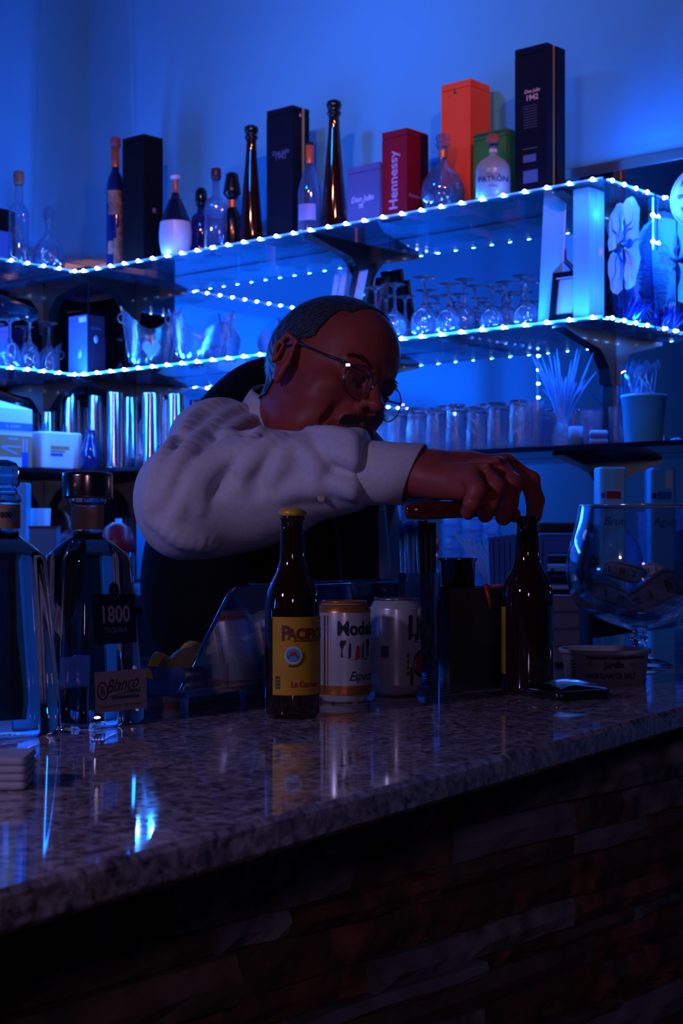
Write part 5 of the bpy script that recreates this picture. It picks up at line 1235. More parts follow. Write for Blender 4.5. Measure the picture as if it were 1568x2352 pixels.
def project(fn, V_, it=2, e=.0008):
    V_ = V_.astype(np.float32)
    for _ in range(it):
        d = fn(V_); g = np.stack([fn(V_+np.eye(3, dtype=np.float32)[i]*e)-d for i in range(3)], 1)/e; g2 = np.maximum((g*g).sum(1), .2); V_ = V_-(d/g2)[:, None]*g*.9
    return V_
def np_mesh(name, V_, Q, m, parent, keep=None, smooth=True):
    if keep is not None:
        mk = keep(V_); Q = Q[mk[Q].all(1)]; used = np.unique(Q); mp = np.full(len(V_), -1); mp[used] = np.arange(len(used)); V_ = V_[used]; Q = mp[Q]
    me = bpy.data.meshes.new(name); me.vertices.add(len(V_)); me.vertices.foreach_set('co', np.asarray(V_, np.float32).ravel())
    me.loops.add(Q.size); me.loops.foreach_set('vertex_index', Q.ravel().astype(np.int32)); me.polygons.add(len(Q))
    me.polygons.foreach_set('loop_start', np.arange(0, Q.size, 4, dtype=np.int32)); me.polygons.foreach_set('loop_total', np.full(len(Q), 4, np.int32))
    me.update(calc_edges=True); me.validate(); me.polygons.foreach_set('use_smooth', [smooth]*len(me.polygons)); me.materials.append(m)
    o = bpy.data.objects.new(name, me); COL.objects.link(o); o.parent = parent
    return o
def nP(px, py, Y): return np.array(P(px, py, Y), np.float32)

# head frame from the photo: forward, right ear side, up
HC = nP(751, 879, 2.20)
def frame_(a, b, c):
    Fh = np.array([math.sin(a), -math.cos(a), 0]); Z = np.array([0, 0, 1.]); F_ = math.cos(b)*Fh-math.sin(b)*Z; U = math.sin(b)*Fh+math.cos(b)*Z; R = np.cross(F_, U)
    return np.stack([F_, math.cos(c)*R+math.sin(c)*U, math.cos(c)*U-math.sin(c)*R]).astype(np.float32)
HM = frame_(.74, .16, .40)
def hl(p): return (p-HC)@HM.T                       # world -> (F, R, U)
def hw(l): return np.asarray(l, np.float32)@HM+HC
def both(fn): return lambda q: np.minimum(fn(q, 1), fn(q, -1))
def head_local(q):
    A = np.array
    qm = q.copy(); qm[:, 1] = np.abs(qm[:, 1]); qm[:, 2] -= .014*np.clip((q[:, 0]-.055)/.03, 0, 1)*np.clip(-q[:, 2]/.03, 0, 1)
    d = union(qm, [
        (lambda p: sd_ell(p, (-.014, 0, .036), (.098, .076, .088)), 0),
        (lambda p: sd_ell(p, (.040, 0, .045), (.050, .058, .062)), .03),
        (lambda p: sd_ell(p, (.040, 0, -.035), (.050, .058, .080)), .03),
        (lambda p: sd_ell(p, (.040, 0, -.088), (.046, .050, .036)), .025),
        (lambda p: sd_ell(p, (.076, 0, -.106), (.020, .022, .018)), .02),
        (lambda p: sd_ell(p, (.045, .046, -.028), (.034, .024, .024)), .018),
        (lambda p: sd_ell(p, (.040, .044, -.075), (.038, .026, .034)), .02),
        (lambda p: sd_ell(p, (.004, .046, -.070), (.034, .020, .034)), .03),
        (lambda p: sd_cap(p, (.086, .012, .022), (.074, .044, .020), .0095, .008), .012),
        (lambda p: sd_ell(p, (.102, .031, -.001), (.024, .021, .016)), -.012),
        (lambda p: sd_ell(p, (.0730, .031, -.001), (.0135, .0145, .0130)), .003),
        (lambda p: sd_cap(p, (.0855, .021, .0045), (.082, .042, .003), .0052, .0042), .004),
        (lambda p: sd_cap(p, (.0855, .024, -.010), (.082, .040, -.009), .0042, .0035), .006),
        (lambda p: sd_cap(p, (.092, 0, .012), (.113, 0, -.030), .0080, .0105), .012),
        (lambda p: sd_ell(p, (.1145, 0, -.037), (.0125, .0125, .011)), .008),
        (lambda p: sd_ell(p, (.1035, .0125, -.040), (.010, .0075, .0085)), .006),
        (lambda p: sd_ell(p, (.108, .0070, -.047), (.0055, .0035, .0035)), -.002),
        (lambda p: sd_ell(p, (.088, 0, -.065), (.016, .026, .020)), .014),
        (lambda p: sd_cap(p, (.1035, 0, -.0685), (.094, .022, -.073), .0055, .003), .004),
        (lambda p: sd_cap(p, (.1010, 0, -.0810), (.092, .018, -.079), .0065, .0035), .004),
        (lambda p: sd_cap(p, (.110, 0, -.0745), (.096, .024, -.0755), .0018), -.003),
        (lambda p: sd_cap(p, (.088, .030, -.050), (.072, .044, -.082), .0035), -.010),
    ])
    # ears: shell with rim, bowl, lobe
    ear = union(qm, [
        (lambda p: sd_ell(p, (-.010, .079, -.002), (.021, .0065, .031), EARM), 0),
        (lambda p: sd_ell(p, (-.006, .079, -.028), (.011, .0065, .013), EARM), .008),
        (lambda p: sd_ell(p, (-.005, .089, .000), (.0125, .010, .019), EARM), -.004),
        (lambda p: sd_cap(p, (.006, .082, -.012), (-.003, .084, -.019), .0035), .004),
        (lambda p: sd_cap(p, (-.020, .088, -.012), (-.023, .091, .010), .0035), .004),
        (lambda p: sd_cap(p, (-.023, .091, .010), (-.010, .090, .028), .0035), .004),
        (lambda p: sd_cap(p, (-.010, .090, .028), (.006, .083, .022), .0035, .003), .004),
        (lambda p: sd_cap(p, (-.015, .088, -.008), (-.012, .089, .013), .0026), .003),
    ])
    return smin(d, ear, .006)
EARM = np.array(Matrix.Rotation(.30, 3, 'Z') @ Matrix.Rotation(.12, 3, 'Y'), np.float32)
NK0 = hw((-.030, 0, -.050)); NK1 = nP(672, 1055, 2.32)
def head_w(p): return head_local(hl(p))
def neck_w(p): return union(p, [(lambda p: sd_cap(p, NK0, NK1, .058, .060), 0), (lambda p: sd_cap(p, hw((.02, 0, -.085)), (NK1*.6+nP(735, 1030, 2.22)*.4), .045, .055), .03)])
def headneck(p): return smin(head_w(p), neck_w(p), .022)

# arm and hand
SH = nP(520, 1010, 2.27); EL = nP(428, 1150, 2.02); WR = nP(958, 1087, 1.985)
def fing(pts, rs): return [((lambda p, a=nP(*a), b=nP(*b), ra=ra, rb=rb: sd_cap(p, a, b, ra, rb)), .0035 if i else .010) for i, (a, b, ra, rb) in enumerate(zip(pts, pts[1:], rs, rs[1:]))]
FG = [
    ([(1085, 1078, 2.005), (1160, 1066, 2.010), (1216, 1104, 2.008), (1229, 1150, 1.995), (1226, 1184, 1.985)], [.0135, .0140, .0124, .0115, .0102]),
    ([(1075, 1082, 1.975), (1142, 1074, 1.972), (1176, 1112, 1.948), (1168, 1156, 1.936), (1156, 1188, 1.946)], [.0135, .0138, .0126, .0117, .0104]),
    ([(1065, 1088, 1.950), (1112, 1086, 1.940), (1136, 1120, 1.914), (1126, 1156, 1.906), (1114, 1182, 1.921)], [.013, .0130, .0120, .0112, .0100]),
    ([(1050, 1096, 1.930), (1082, 1096, 1.915), (1095, 1126, 1.890), (1084, 1154, 1.886), (1075, 1176, 1.898)], [.012, .0122, .0112, .0104, .0094])]
def hand_w(p):
    prims = [(lambda p: sd_cap(p, EL*.35+WR*.65, WR, .034, .0275), 0),
             (lambda p: sd_cap(p, WR, nP(1075, 1078, 2.00), .0265, .022), .02),
             (lambda p: sd_cap(p, nP(975, 1100, 1.965), nP(1080, 1095, 1.935), .020, .018), .018),
             (lambda p: sd_cap(p, nP(1010, 1078, 1.98), nP(1130, 1076, 1.995), .021, .015), .016),
             (lambda p: sd_cap(p, nP(1005, 1115, 1.955), nP(1065, 1120, 1.93), .017, .016), .016)]
    d = union(p, prims)
    for pts, rs in FG:
        f = None
        for i, (a, b) in enumerate(zip(pts, pts[1:])):
            e = sd_cap(p, nP(*a), nP(*b), rs[i], rs[i+1]); f = e if f is None else smin(f, e, .004)
        k1 = nP(*pts[2]); f = smin(f, sd_ell(p, k1, (rs[2]*1.06,)*3), .004)
        d = smin(d, f, .0045)
    th = [(1015, 1105, 2.03), (1075, 1140, 2.055), (1130, 1160, 2.045), (1178, 1182, 2.025)]; rr_ = [.018, .0145, .0125, .010]; f = None
    for i, (a, b) in enumerate(zip(th, th[1:])):
        e = sd_cap(p, nP(*a), nP(*b), rr_[i], rr_[i+1]); f = e if f is None else smin(f, e, .005)
    d = smin(d, f, .010)
    for a, b in (((1160, 1052, 1.985), (1050, 1058, 1.99)), ((1142, 1058, 1.955), (1040, 1068, 1.965)), ((1118, 1070, 1.925), (1040, 1082, 1.94))):   # tendons
        d = smin(d, sd_cap(p, nP(*a), nP(*b), .0052, .0035), .008)
    return d
TW = dict(chest=nP(640, 1150, 2.42), belly=nP(600, 1340, 2.47), pelvis=np.array([-.12, 2.58, .96], np.float32))
RT = np.array(Matrix.Rotation(.85, 3, 'Z'), np.float32)      # torso yaw
SHL = nP(800, 1100, 2.52)
def torso_w(p, g=0.):
    return union(p, [(lambda p: sd_ell(p, TW['chest'], (.165+g, .125+g, .21+g), RT), 0), (lambda p: sd_ell(p, TW['belly'], (.185+g, .165+g, .20+g), RT), .08),
                     (lambda p: sd_ell(p, TW['pelvis'], (.18+g, .14+g, .15+g), RT), .06), (lambda p: sd_cap(p, SH*.85+TW['chest']*.15, SHL, .062+g, .062+g), .07), (lambda p: sd_cap(p, NK1, TW['chest'], .06+g, .10+g), .06)])
FT = [np.array([-.26, 2.50, .03], np.float32), np.array([.02, 2.66, .03], np.float32)]
def legs_w(p, g=0.):
    d = None
    for s, ft in zip((-1, 1), FT):
        hip = TW['pelvis']+np.array([.085*s, .085*s*.9, -.06], np.float32); an = ft+np.array([0, .03, .08], np.float32); kn = (hip+an)/2+np.array([.03, -.035, .02], np.float32)
        e = union(p, [(lambda p: sd_cap(p, hip, kn, .088+g, .062+g), 0), (lambda p: sd_cap(p, kn, an, .060+g, .042+g), .03)])
        d = e if d is None else smin(d, e, .02)
    return d
def body_low(p):
    d = smin(torso_w(p), legs_w(p), .05); d = smin(d, union(p, [(lambda p: sd_cap(p, SH, EL, .052, .043), 0), (lambda p: sd_cap(p, EL, EL*.35+WR*.65, .043, .034), .02), (lambda p: sd_cap(p, SHL, nP(905, 1330, 2.60), .05, .042), .02)]), .03)
    for ft in FT: d = smin(d, sd_cap(p, ft+np.array([0, .03, .045], np.float32), ft+np.array([.05, -.10, 0], np.float32), .035, .028), .03)
    return smin(d, neck_w(p), .03)

M_skin = noisy('skin', (.42, .075, .06), (.34, .055, .045), 35, .48, bump=.12)
MATS['skin'].node_tree.nodes['Principled BSDF'].inputs['Specular IOR Level'].default_value = .4
man = thing('person', (float(TW['pelvis'][0]), float(TW['pelvis'][1]), 0), 0, 'grey haired man in glasses, white shirt and dark vest reaching across to a bottle', 'person')
morg = np.array(man.location, np.float32)
def bl(V_): return V_-morg
parts = []
for fn, lo, hi, h, keep in (
        (headneck, HC-.20, HC+.17, .0024, lambda V_: (V_-(NK0*.35+NK1*.65))@((NK0-NK1)/np.linalg.norm(NK0-NK1)) > -.001),
        (hand_w, np.minimum(WR, nP(1240, 1200, 1.9))-.07, np.maximum(WR, nP(1250, 1040, 2.06))+.05, .0021, lambda V_: (V_[:, 0] > WR[0]-.055)),
        (body_low, np.array([-.50, 1.90, -.01]), np.array([.30, 2.95, 1.50]), .011, lambda V_: ((V_-(NK0*.35+NK1*.65))@((NK0-NK1)/np.linalg.norm(NK0-NK1)) < .006) & (V_[:, 0] < WR[0]-.045))):
    V_, Q = surface_nets(fn, lo, hi, h); V_ = project(fn, V_, 2 if h < .005 else 1); mk = keep(V_); Q = Q[mk[Q].all(1)]; used = np.unique(Q); mp = np.full(len(V_), -1); mp[used] = np.arange(len(used)); parts.append((V_[used], mp[Q]))
HV = parts[0]
o_ = 0; VV = []; QQ = []
for V_, Q in parts: VV.append(V_); QQ.append(Q+o_); o_ += len(V_)
np_mesh('body', bl(np.concatenate(VV)), np.concatenate(QQ), M_skin, man)

# clothes
def march(fn, px, py, y0, y1):
    d0 = np.array(P(px, py, 1.0))-np.array([0, 0, CZ]); o = np.array([0, 0, CZ]); t_ = y0
    for _ in range(80):
        d = float(fn((o+d0*t_)[None].astype(np.float32))[0])
        if d < .0008: return (o+d0*t_).astype(np.float32)
        t_ += max(d*.7, .0008)
        if t_ > y1: break
    return None
CUFF0 = nP(838, 1086, 2.0); CUFF1 = nP(952, 1090, 1.987)
def sleeve_base(p):
    return union(p, [
        (lambda p: sd_ell(p, nP(500, 1010, 2.28), (.072, .085, .058)), 0),
        (lambda p: sd_cap(p, nP(510, 1008, 2.25), nP(415, 1120, 2.04), .050, .056), .03),
        (lambda p: sd_cap(p, nP(590, 1045, 2.22), nP(480, 1130, 2.06), .046, .060), .03),
        (lambda p: sd_ell(p, nP(405, 1168, 2.03), (.045, .058, .055)), .03),
        (lambda p: sd_cap(p, nP(440, 1175, 2.03), nP(560, 1150, 2.05), .056, .060), .04),
        (lambda p: sd_cap(p, nP(490, 1190, 2.07), nP(640, 1135, 2.05), .046, .056), .03),
        (lambda p: sd_cap(p, nP(600, 1095, 2.04), nP(760, 1086, 2.02), .062, .052), .04),
        (lambda p: sd_cap(p, nP(760, 1085, 2.02), nP(825, 1080, 2.0), .052, .050), .02),
        (lambda p: sd_ell(p, nP(815, 1030, 2.0), (.028, .03, .024)), .015)])
RID = [  # ridges of the cloth, photo pixels
    [(575, 935), (525, 955), (480, 990)], [(505, 922), (455, 955), (420, 995)], [(598, 962), (555, 978), (512, 1008)],
    [(395, 1000), (372, 1060), (350, 1130), (345, 1190)], [(470, 985), (430, 1035), (395, 1090), (370, 1150)], [(545, 1010), (500, 1040), (455, 1085), (430, 1130), (400, 1190)],
    [(600, 985), (560, 1030), (500, 1065), (462, 1110), (455, 1170)], [(650, 1000), (600, 1035), (555, 1080)], [(700, 1010), (655, 1050), (625, 1100)], [(700, 985), (760, 1000), (800, 1010)],
    [(800, 1005), (820, 1045), (834, 1062)], [(690, 1030), (725, 1070), (730, 1110)], [(740, 1015), (775, 1035), (815, 1060)], [(640, 1140), (690, 1120), (740, 1125)], [(760, 1105), (800, 1120), (830, 1130)], [(360, 1200), (420, 1235), (480, 1250)]]
VAL = [[(420, 1000), (392, 1060), (372, 1120)], [(505, 1000), (455, 1050), (425, 1110), (415, 1160)], [(570, 1035), (520, 1080), (490, 1130)], [(640, 1040), (600, 1090), (585, 1130)], [(735, 1040), (765, 1075), (830, 1085)], [(700, 1100), (770, 1085), (830, 1100)], [(760, 1020), (790, 1048), (832, 1075)], [(560, 990), (610, 1000), (660, 985)]]
def spl(L_, n=4):
    out = []
    for i in range(len(L_)-1):
        p0, p1, p2, p3 = L_[max(0, i-1)], L_[i], L_[i+1], L_[min(len(L_)-1, i+2)]
        for k in range(n):
            u = k/n; out.append(tuple(.5*((2*p1[j])+(-p0[j]+p2[j])*u+(2*p0[j]-5*p1[j]+4*p2[j]-p3[j])*u*u+(-p0[j]+3*p1[j]-3*p2[j]+p3[j])*u**3) for j in (0, 1)))
    return out+[L_[-1]]
def pts3(L_): return [m for m in (march(sleeve_base, a, b, 1.7, 2.6) for a, b in spl(L_)) if m is not None]
R3 = [q for q in map(pts3, RID) if len(q) > 1]; V3 = [q for q in map(pts3, VAL) if len(q) > 1]
def sleeve_w(p):
    d = sleeve_base(p)
    for L_ in V3:
        v = None
        for i, (a, b) in enumerate(zip(L_, L_[1:])):
            tp = math.sin(PI*(i+.6)/(len(L_)+.2)); o1 = np.array([0, -.006+.002*(1-tp), 0], np.float32); e_ = sd_cap(p, a+o1, b+o1, .004+.012*tp); v = e_ if v is None else np.minimum(v, e_)
        d = smax(d, -v, .011)
    for L_ in R3:
        v = None
        for i, (a, b) in enumerate(zip(L_, L_[1:])):
            tp = math.sin(PI*(i+.8)/(len(L_)+.6)); o1 = np.array([0, .006, 0], np.float32); e_ = sd_cap(p, a+o1, b+o1, .002+.0115*tp); v = e_ if v is None else np.minimum(v, e_)
        d = smin(d, v, .012)
    return smax(d, ((p-CUFF0)@((CUFF1-CUFF0)/np.linalg.norm(CUFF1-CUFF0)))-.004, .012)
M_shirt = noisy('shirt_cloth', (.72, .66, .74), (.66, .60, .70), 180, .75, bump=.10)
M_vest = mat('vest_cloth', (.004, .004, .006), .85, spec=.15)
V_, Q = surface_nets(sleeve_w, nP(300, 1290, 2.4)-.02, nP(860, 880, 2.4)+.04, .0034)
lo_ = np.array([-.42, 1.85, 1.18]); hi_ = np.array([.10, 2.48, 1.52])
V_, Q = surface_nets(sleeve_w, lo_, hi_, .0034); V_ = project(sleeve_w, V_, 2)
wig = .0012*np.sin(V_[:, 0]*140+V_[:, 2]*90)*np.sin(V_[:, 1]*60+V_[:, 2]*75)
wig = 0
cax = (CUFF1-CUFF0)/np.linalg.norm(CUFF1-CUFF0)
keep = (V_-CUFF0)@cax < 1
Qs = Q[keep[Q].all(1)]
used = np.unique(Qs); mp = np.full(len(V_), -1); mp[used] = np.arange(len(used))
shirt = np_mesh('shirt_sleeve', bl(V_[used]), mp[Qs], M_shirt, man)
# cuff: slightly flared double ring with a slanted opening
mb = MB(); up_ = np.cross(cax, (0, 1, 0)); up_ /= np.linalg.norm(up_); si_ = np.cross(up_, cax); seg = 56
def cring(f, r0, r1, sl=0.):
    c = CUFF0+(CUFF1-CUFF0)*f; return [tuple(bl(c+up_*(r0*math.cos(2*PI*i/seg))+si_*(r1*math.sin(2*PI*i/seg))+cax*(sl*math.cos(2*PI*i/seg)))) for i in range(seg)]
sgn = 1 if up_[2] > 0 else -1
prof = [(-.06, .030, .030, 0), (-.05, .0415, .041, 0), (.0, .0425, .042, 0), (.5, .0405, .0415, .006*sgn), (.98, .0400, .041, .013*sgn), (1.0, .0385, .0395, .0135*sgn), (.99, .0365, .0375, .0135*sgn), (.4, .036, .037, .005*sgn)]
mb.loft([cring(*q) for q in prof], cap=False); mb.build('cuff', M_shirt, man)
# sleeve seam button
bq = march(sleeve_w, 738, 1145, 1.7, 2.4)
if bq is not None:
    MB().lathe([(0, .0), (.0048, 0), (.0052, .001), (.0044, .0022), (.002, .0016), (0, .0016)], 18, Matrix.Translation(Vector(bl(bq))+Vector((0, -.001, 0))) @ Matrix.Rotation(PI/2, 4, 'X')).build('button', mat('horn_button', (.55, .38, .30), .4), man)
# collar: turned-down band around the neck
nd = np.array([.34, -.28, .90], np.float32); nd /= np.linalg.norm(nd); cc = nP(702, 968, 2.27); ux = np.cross(nd, (0, 0, 1.)); ux /= np.linalg.norm(ux); uy = np.cross(nd, ux); mb = MB(); seg = 64; rings = []
for f, rr_, dz in ((0, .0700, -.035), (.2, .0715, -.012), (.4, .0730, .010), (.5, .0745, .0155), (.6, .0775, .010), (.8, .0860, -.020), (1, .0935, -.054)):
    ring = []
    for i in range(seg+1):
        th = -PI*.93+2*PI*.93*i/seg; front_ = 0; rr2 = rr_+.013*max(0, -math.sin(th))*(1-.4*abs(i/seg-.5))+.004
        # point of the collar drops towards the throat
        w2 = abs(i/seg-.5)*2; dzz = dz-(.030*w2**3 if f > .5 else 0)+.004*math.sin(th*2)
        fd = hw((1, 0, 0))-HC; fd = fd-nd*(fd@nd); fd /= np.linalg.norm(fd); sd_ = np.cross(nd, fd)
        ring.append(tuple(bl(cc-fd*(rr2*math.cos(th)*1.02)+sd_*(rr2*math.sin(th))+nd*(dzz+.010))))
    rings.append(ring)
mb.loft(rings, cap=False, closed=False); mb.build('collar', M_shirt, man)
# shirt body and vest
def vest_w(p):
    d = torso_w(p, .014); d = smin(d, sd_cap(p, nP(592, 955, 2.33), nP(655, 1080, 2.30), .030, .05), .03); d = smin(d, sd_cap(p, nP(480, 1005, 2.42), nP(590, 990, 2.42), .042, .046), .03)
    d = smax(d, -sd_cap(p, NK0, cc+nd*.0-nd*.02, .068, .066), .006)
    q = p-np.array([0, 0, .93], np.float32); return np.maximum(d, -q[:, 2])
def shirt_w(p):
    d = torso_w(p, .006); d = smin(d, sd_cap(p, SHL, nP(893, 1330, 2.58), .058, .05), .03); d = smin(d, sd_cap(p, nP(835, 1180, 2.42), nP(852, 1300, 2.44), .030, .028), .03)
    d = smax(d, -sd_cap(p, NK0, cc-nd*.03, .066, .064), .006); return np.maximum(d, .95-p[:, 2])
for nm, fn, mm in (('vest', vest_w, M_vest), ('shirt_body', shirt_w, M_shirt)):
    V_, Q = surface_nets(fn, np.array([-.48, 2.12, .90]), np.array([.30, 2.92, 1.52]), .0072); V_ = project(fn, V_, 2)
    if nm == 'shirt_body': V_[:, 1] += .004*np.sin(V_[:, 0]*70-V_[:, 2]*30)
    np_mesh(nm, bl(V_), Q, mm, man)
# vest edge piping and lapel strip seen right of the gold capped bottle
def vp(px, py): 
    m = march(vest_w, px, py, 1.9, 3.0); return None if m is None else m+np.array([0, -.003, 0], np.float32)
for L_, r_, mm, nm in (([(762, 1172), (770, 1210), (776, 1250), (780, 1290), (782, 1330)], .0035, mat('teal_piping', (.07, .13, .17), .6), 'vest_piping'),):
    q = [vp(*a) for a in L_]; q = [tuple(bl(a)) for a in q if a is not None]
    if len(q) > 1: MB().tube(q, r_, 6).build(nm, mm, man)
# trousers and shoes
def trs(p): return np.maximum(smin(legs_w(p, .012), sd_ell(p, TW['pelvis'], (.19, .15, .14), RT), .04), p[:, 2]-1.0)
V_, Q = surface_nets(trs, np.array([-.45, 2.2, .03]), np.array([.25, 2.95, 1.1]), .013); np_mesh('trousers', bl(V_), Q, M_vest, man)
for ft in FT:
    o = MB().loft([[tuple(bl(ft+np.array([.03+.09*f*.5+.001+wx*math.cos(2*PI*i/16)*1.0, .05-.24*f+.02*math.sin(0), -.03+.0+hx*(1+math.sin(2*PI*i/16))*.5], np.float32))) for i in range(16)] for f, wx, hx in ((0, .020, .05), (.08, .034, .075), (.3, .038, .085), (.55, .042, .065), (.8, .044, .05), (.95, .034, .04), (1, .018, .03))]); o.build('shoe', M_black, man)
# hair: thin shell over the scalp plus combed strands
HVl = hl(HV[0]); 
def hairmask(l):
    Fv, Rv, Uv = l[:, 0], np.abs(l[:, 1]), l[:, 2]
    side_ = (Uv > .020+.35*np.clip(Fv+.02, 0, 1)) & (Fv < .030+.22*(Uv-.06)) & (Uv < .3)
    back_ = (Fv < -.035) & (Uv > -.055)
    top_ = (Uv > .085) & (Fv < .052) & (Rv < .065)
    return (side_ | back_ | top_) & ~((Rv > .080) & (Uv < .035))
mk = hairmask(HVl); Qh = HV[1][mk[HV[1]].all(1)]; used = np.unique(Qh)
mp = np.full(len(HV[0]), -1); mp[used] = np.arange(len(used)); Vh = HV[0][used].astype(np.float32)
e = .0012; g = np.stack([head_w(Vh+np.eye(3, dtype=np.float32)[i]*e)-head_w(Vh) for i in range(3)], 1)/e; g /= np.linalg.norm(g, axis=1)[:, None]
lh = HVl[used]; strk = np.sin(lh[:, 1]*900+lh[:, 2]*260*np.sign(lh[:, 1]))*.0006
thick = np.clip((.075-lh[:, 0])/.06, .15, 1)*.0042
Vs = Vh+g*(thick+strk)[:, None]
M_hair = noisy('grey_hair', (.060, .060, .068), (.018, .017, .022), 160, .40, stretch=(1, 1, .12), bump=.5)
np_mesh('hair', bl(Vs), mp[Qh], M_hair, man)
rg = np.random.default_rng(5); sel = rg.choice(len(Vh), 2600); mbv = []; mbf = []
for s in sel:
    p = Vs[s]; n_ = g[s]; l = lh[s]; dl = np.array([-.9, 0, -.25-.9*min(1, abs(l[1])/.06)*(1 if l[0] < .02 else .5)]); dl[1] = .35*np.sign(l[1])*(1 if l[2] > .08 else .1)
    dl = dl+rg.normal(0, .16, 3); d_ = dl@HM; d_ = d_-n_*(d_@n_); d_ /= np.linalg.norm(d_)+1e-6; sd_ = np.cross(d_, n_)*.00035; ln = rg.uniform(.010, .022)
    q0, q1, q2 = p-n_*.0006, p+d_*ln*.5+n_*.0022, p+d_*ln+n_*rg.uniform(-.0015, .0018); b = len(mbv)
    mbv += [q0-sd_, q0+sd_, q1+sd_, q1-sd_, q2]; mbf += [(b, b+1, b+2, b+3), (b+3, b+2, b+4)]
mb = MB(); mb.add([tuple(bl(v)) for v in mbv], mbf, True); o = mb.build('hair_strands', mat('silver_strands', (.11, .11, .13), .4), man); o['kind'] = 'stuff'
# moustache and eyebrows as short bristles
mbv = []; mbf = []
def bristle(l0, dl, ln, w_=.0005):
    p = hw(l0); d_ = np.asarray(dl, np.float32)@HM; d_ /= np.linalg.norm(d_); s_ = np.cross(d_, HM[0])*w_; b = len(mbv); mbv.extend([p-s_, p+s_, p+d_*ln*.6+HM[0]*.001+s_*.8, p+d_*ln*.6+HM[0]*.001-s_*.8, p+d_*ln]); mbf.extend([(b, b+1, b+2, b+3), (b+3, b+2, b+4)])
for i in range(900):
    R_ = rg.uniform(-.031, .031); u_ = -.040-.014*(abs(R_)/.03)**1.5-rg.uniform(0, .012); f_ = .1045-.30*abs(R_)**1.0*.9*(1 if abs(R_) > .012 else .5); bristle((f_+rg.uniform(-.001, .0015), R_, u_), (.15, R_*14, -.9), rg.uniform(.007, .011), .0006)
mb = MB(); mb.add([tuple(bl(v)) for v in mbv], mbf, True); o = mb.build('moustache', mat('dark_bristle', (.13, .085, .09), .5), man); o['kind'] = 'stuff'
mbv = []; mbf = []
for i in range(260):
    s_ = rg.choice([-1, 1]); t_ = rg.uniform(0, 1); R_ = s_*(.014+.034*t_); bristle((.0945-.016*t_**1.5, R_, .021+.007*math.sin(t_*2.6)+rg.uniform(-.003, .003)), (.3, s_*.9, .25-.5*t_), rg.uniform(.006, .010))
mb = MB(); mb.add([tuple(bl(v)) for v in mbv], mbf, True); o = mb.build('eyebrows', mat('brow_bristle', (.16, .06, .055), .6), man); o['kind'] = 'stuff'
for s_ in (1, -1):
    c = hw((.0738, .031*s_, -.001)); dirx = hw((.0738+.0135, .031*s_-.002*s_, -.0065)); Me = Matrix.Translation(Vector(bl(c))) @ Vector(dirx-c).to_track_quat('Z', 'Y').to_matrix().to_4x4()
    eo = MB().lathe([(.0138*math.sin(t_), .0138*math.cos(t_)) for t_ in [PI*.5-PI*.5*k/10 for k in range(11)]], 20, Me).build('eye', mat('eye_white', (.20, .15, .16), .15, coat=.6), man)  # whites coloured dark to stand for the shade in the sockets
    MB().lathe([(.0056, .01295), (.0030, .0139), (0, .01425)], 16, Me).build('iris', mat('iris_dark', (.03, .015, .01), .1, coat=1), eo)
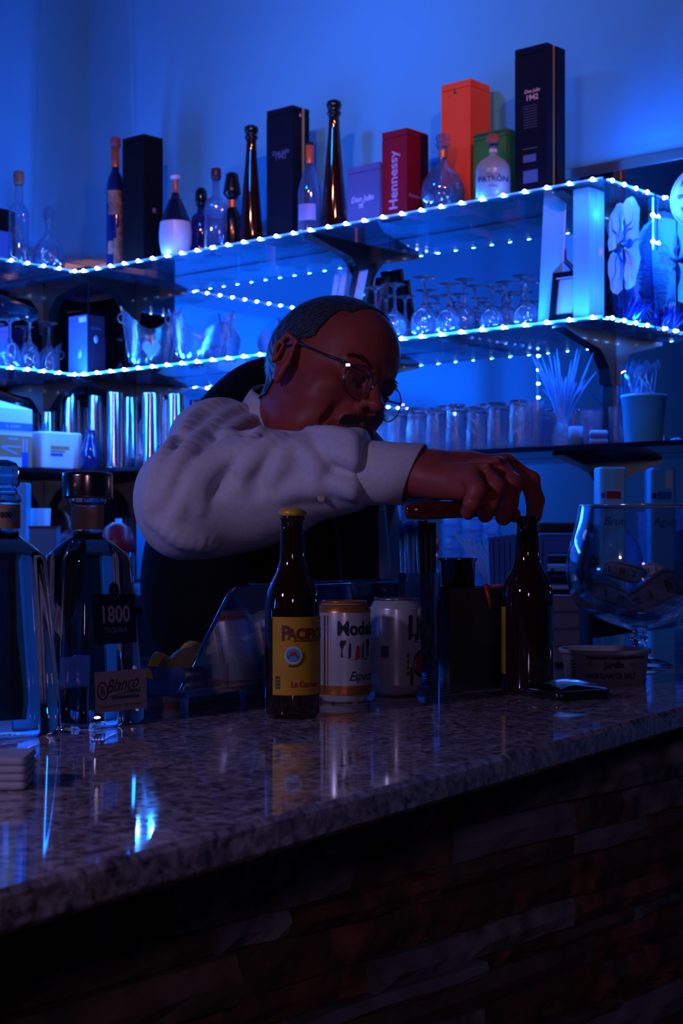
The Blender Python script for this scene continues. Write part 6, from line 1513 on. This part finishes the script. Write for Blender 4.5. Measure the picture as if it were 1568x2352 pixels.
# spectacles
gl = bpy.data.objects.new('spectacles', None); COL.objects.link(gl); gl.parent = man
M_wire = mat('wire_rim', (.25, .25, .3), .2, metal=1); M_temple = mat('temple_arm', (.01, .03, .05), .15, coat=.8)
def hv(l): return Vector(bl(hw(l)))
def lens_pt(s_, th, k=1.): x = math.cos(th); z = math.sin(th); return (.1075-.004*abs(x)-.006*(x+1)*.5*(1), s_*(.0335+.0255*k*x), -.006+.0235*k*z*(1-.06*z))
for s_ in (1, -1):
    ring = [hv(lens_pt(s_, 2*PI*i/40)) for i in range(41)]
    MB().tube([tuple(v) for v in ring], .0009, 6, cap=False).build('lens_rim', M_wire, gl)
    mb = MB(); c0 = hv((.1062, s_*.0335, -.004)); vs = [tuple(c0)]+[tuple(hv(lens_pt(s_, 2*PI*i/40, .97))) for i in range(40)]
    mb.add(vs, [(0, i+1, (i+1) % 40+1) for i in range(40)], True).build('lens', thin('lens_glass', (.88, .9, .92), .06, .7, rough=.01), gl)
    MB().tube([tuple(hv(l)) for l in ((.100, s_*.0585, .004), (.094, s_*.066, .008), (.060, s_*.0725, .012), (.012, s_*.082, .020), (-.012, s_*.086, .012))], [.0016, .0017, .0015, .0016, .0018], 8).build('temple_arm', M_temple, gl)
    MB().box((0, 0, 0), (.006, .006, .004), Matrix.Translation(hv((.098, s_*.060, .005)))).build('hinge', M_steel, gl)
    MB().tube([tuple(hv(l)) for l in ((.106, s_*.012, -.004), (.101, s_*.0125, -.011), (.099, s_*.0115, -.014))], .0009, 6).build('nose_pad', M_wire, gl)
MB().tube([tuple(hv(l)) for l in ((.1075, .0098, .002), (.1105, 0, .006), (.1075, -.0098, .002))], .0010, 6).build('bridge', M_wire, gl)
# bottle opener in the hand
A_ = nP(934, 1174, 1.935); B_ = nP(1185, 1166, 1.968); t = thing('bottle_opener', tuple(A_), 0, 'flat bottle opener with dark red glossy grip in the bartender\'s hand', 'opener')
ax_ = Vector(B_-A_); ln = ax_.length; Mo = ax_.to_track_quat('X', 'Z').to_matrix().to_4x4()
sec = []
for f, w_, h_ in ((-.02, .001, .001), (-.012, .006, .0035), (0, .0095, .0045), (.15, .0115, .005), (.4, .0110, .0048), (.7, .010, .0045), (.72, .008, .002)):
    sec.append([(ln*f, w_*.55*math.cos(2*PI*i/18), w_*math.sin(2*PI*i/18)) for i in range(18)])
MB().loft(sec, Mo).build('grip', mat('opener_grip', (.10, .004, .008), .15, coat=1), t)
MB().prism([(ln*.70, -.006), (ln*.95, -.009), (ln*1.0, 0), (ln*.95, .009), (ln*.70, .006)], -.0012, .0012, Mo).build('steel_head', M_steel, t)
# fingernails
for (px, py, Y, dx) in ((1231, 1189, 1.976, .2),):
    MB().lathe([(0, .0012), (.004, .0008), (.0056, 0), (.0058, -.0006)], 16, Matrix.Translation(Vector(bl(nP(px, py, Y)))) @ Matrix.Rotation(PI/2, 4, 'X') @ Matrix.Diagonal((1, 1.25, 1, 1))).build('fingernail', mat('nail', (.30, .11, .10), .3, coat=.3), man)

bpy.context.view_layer.update()
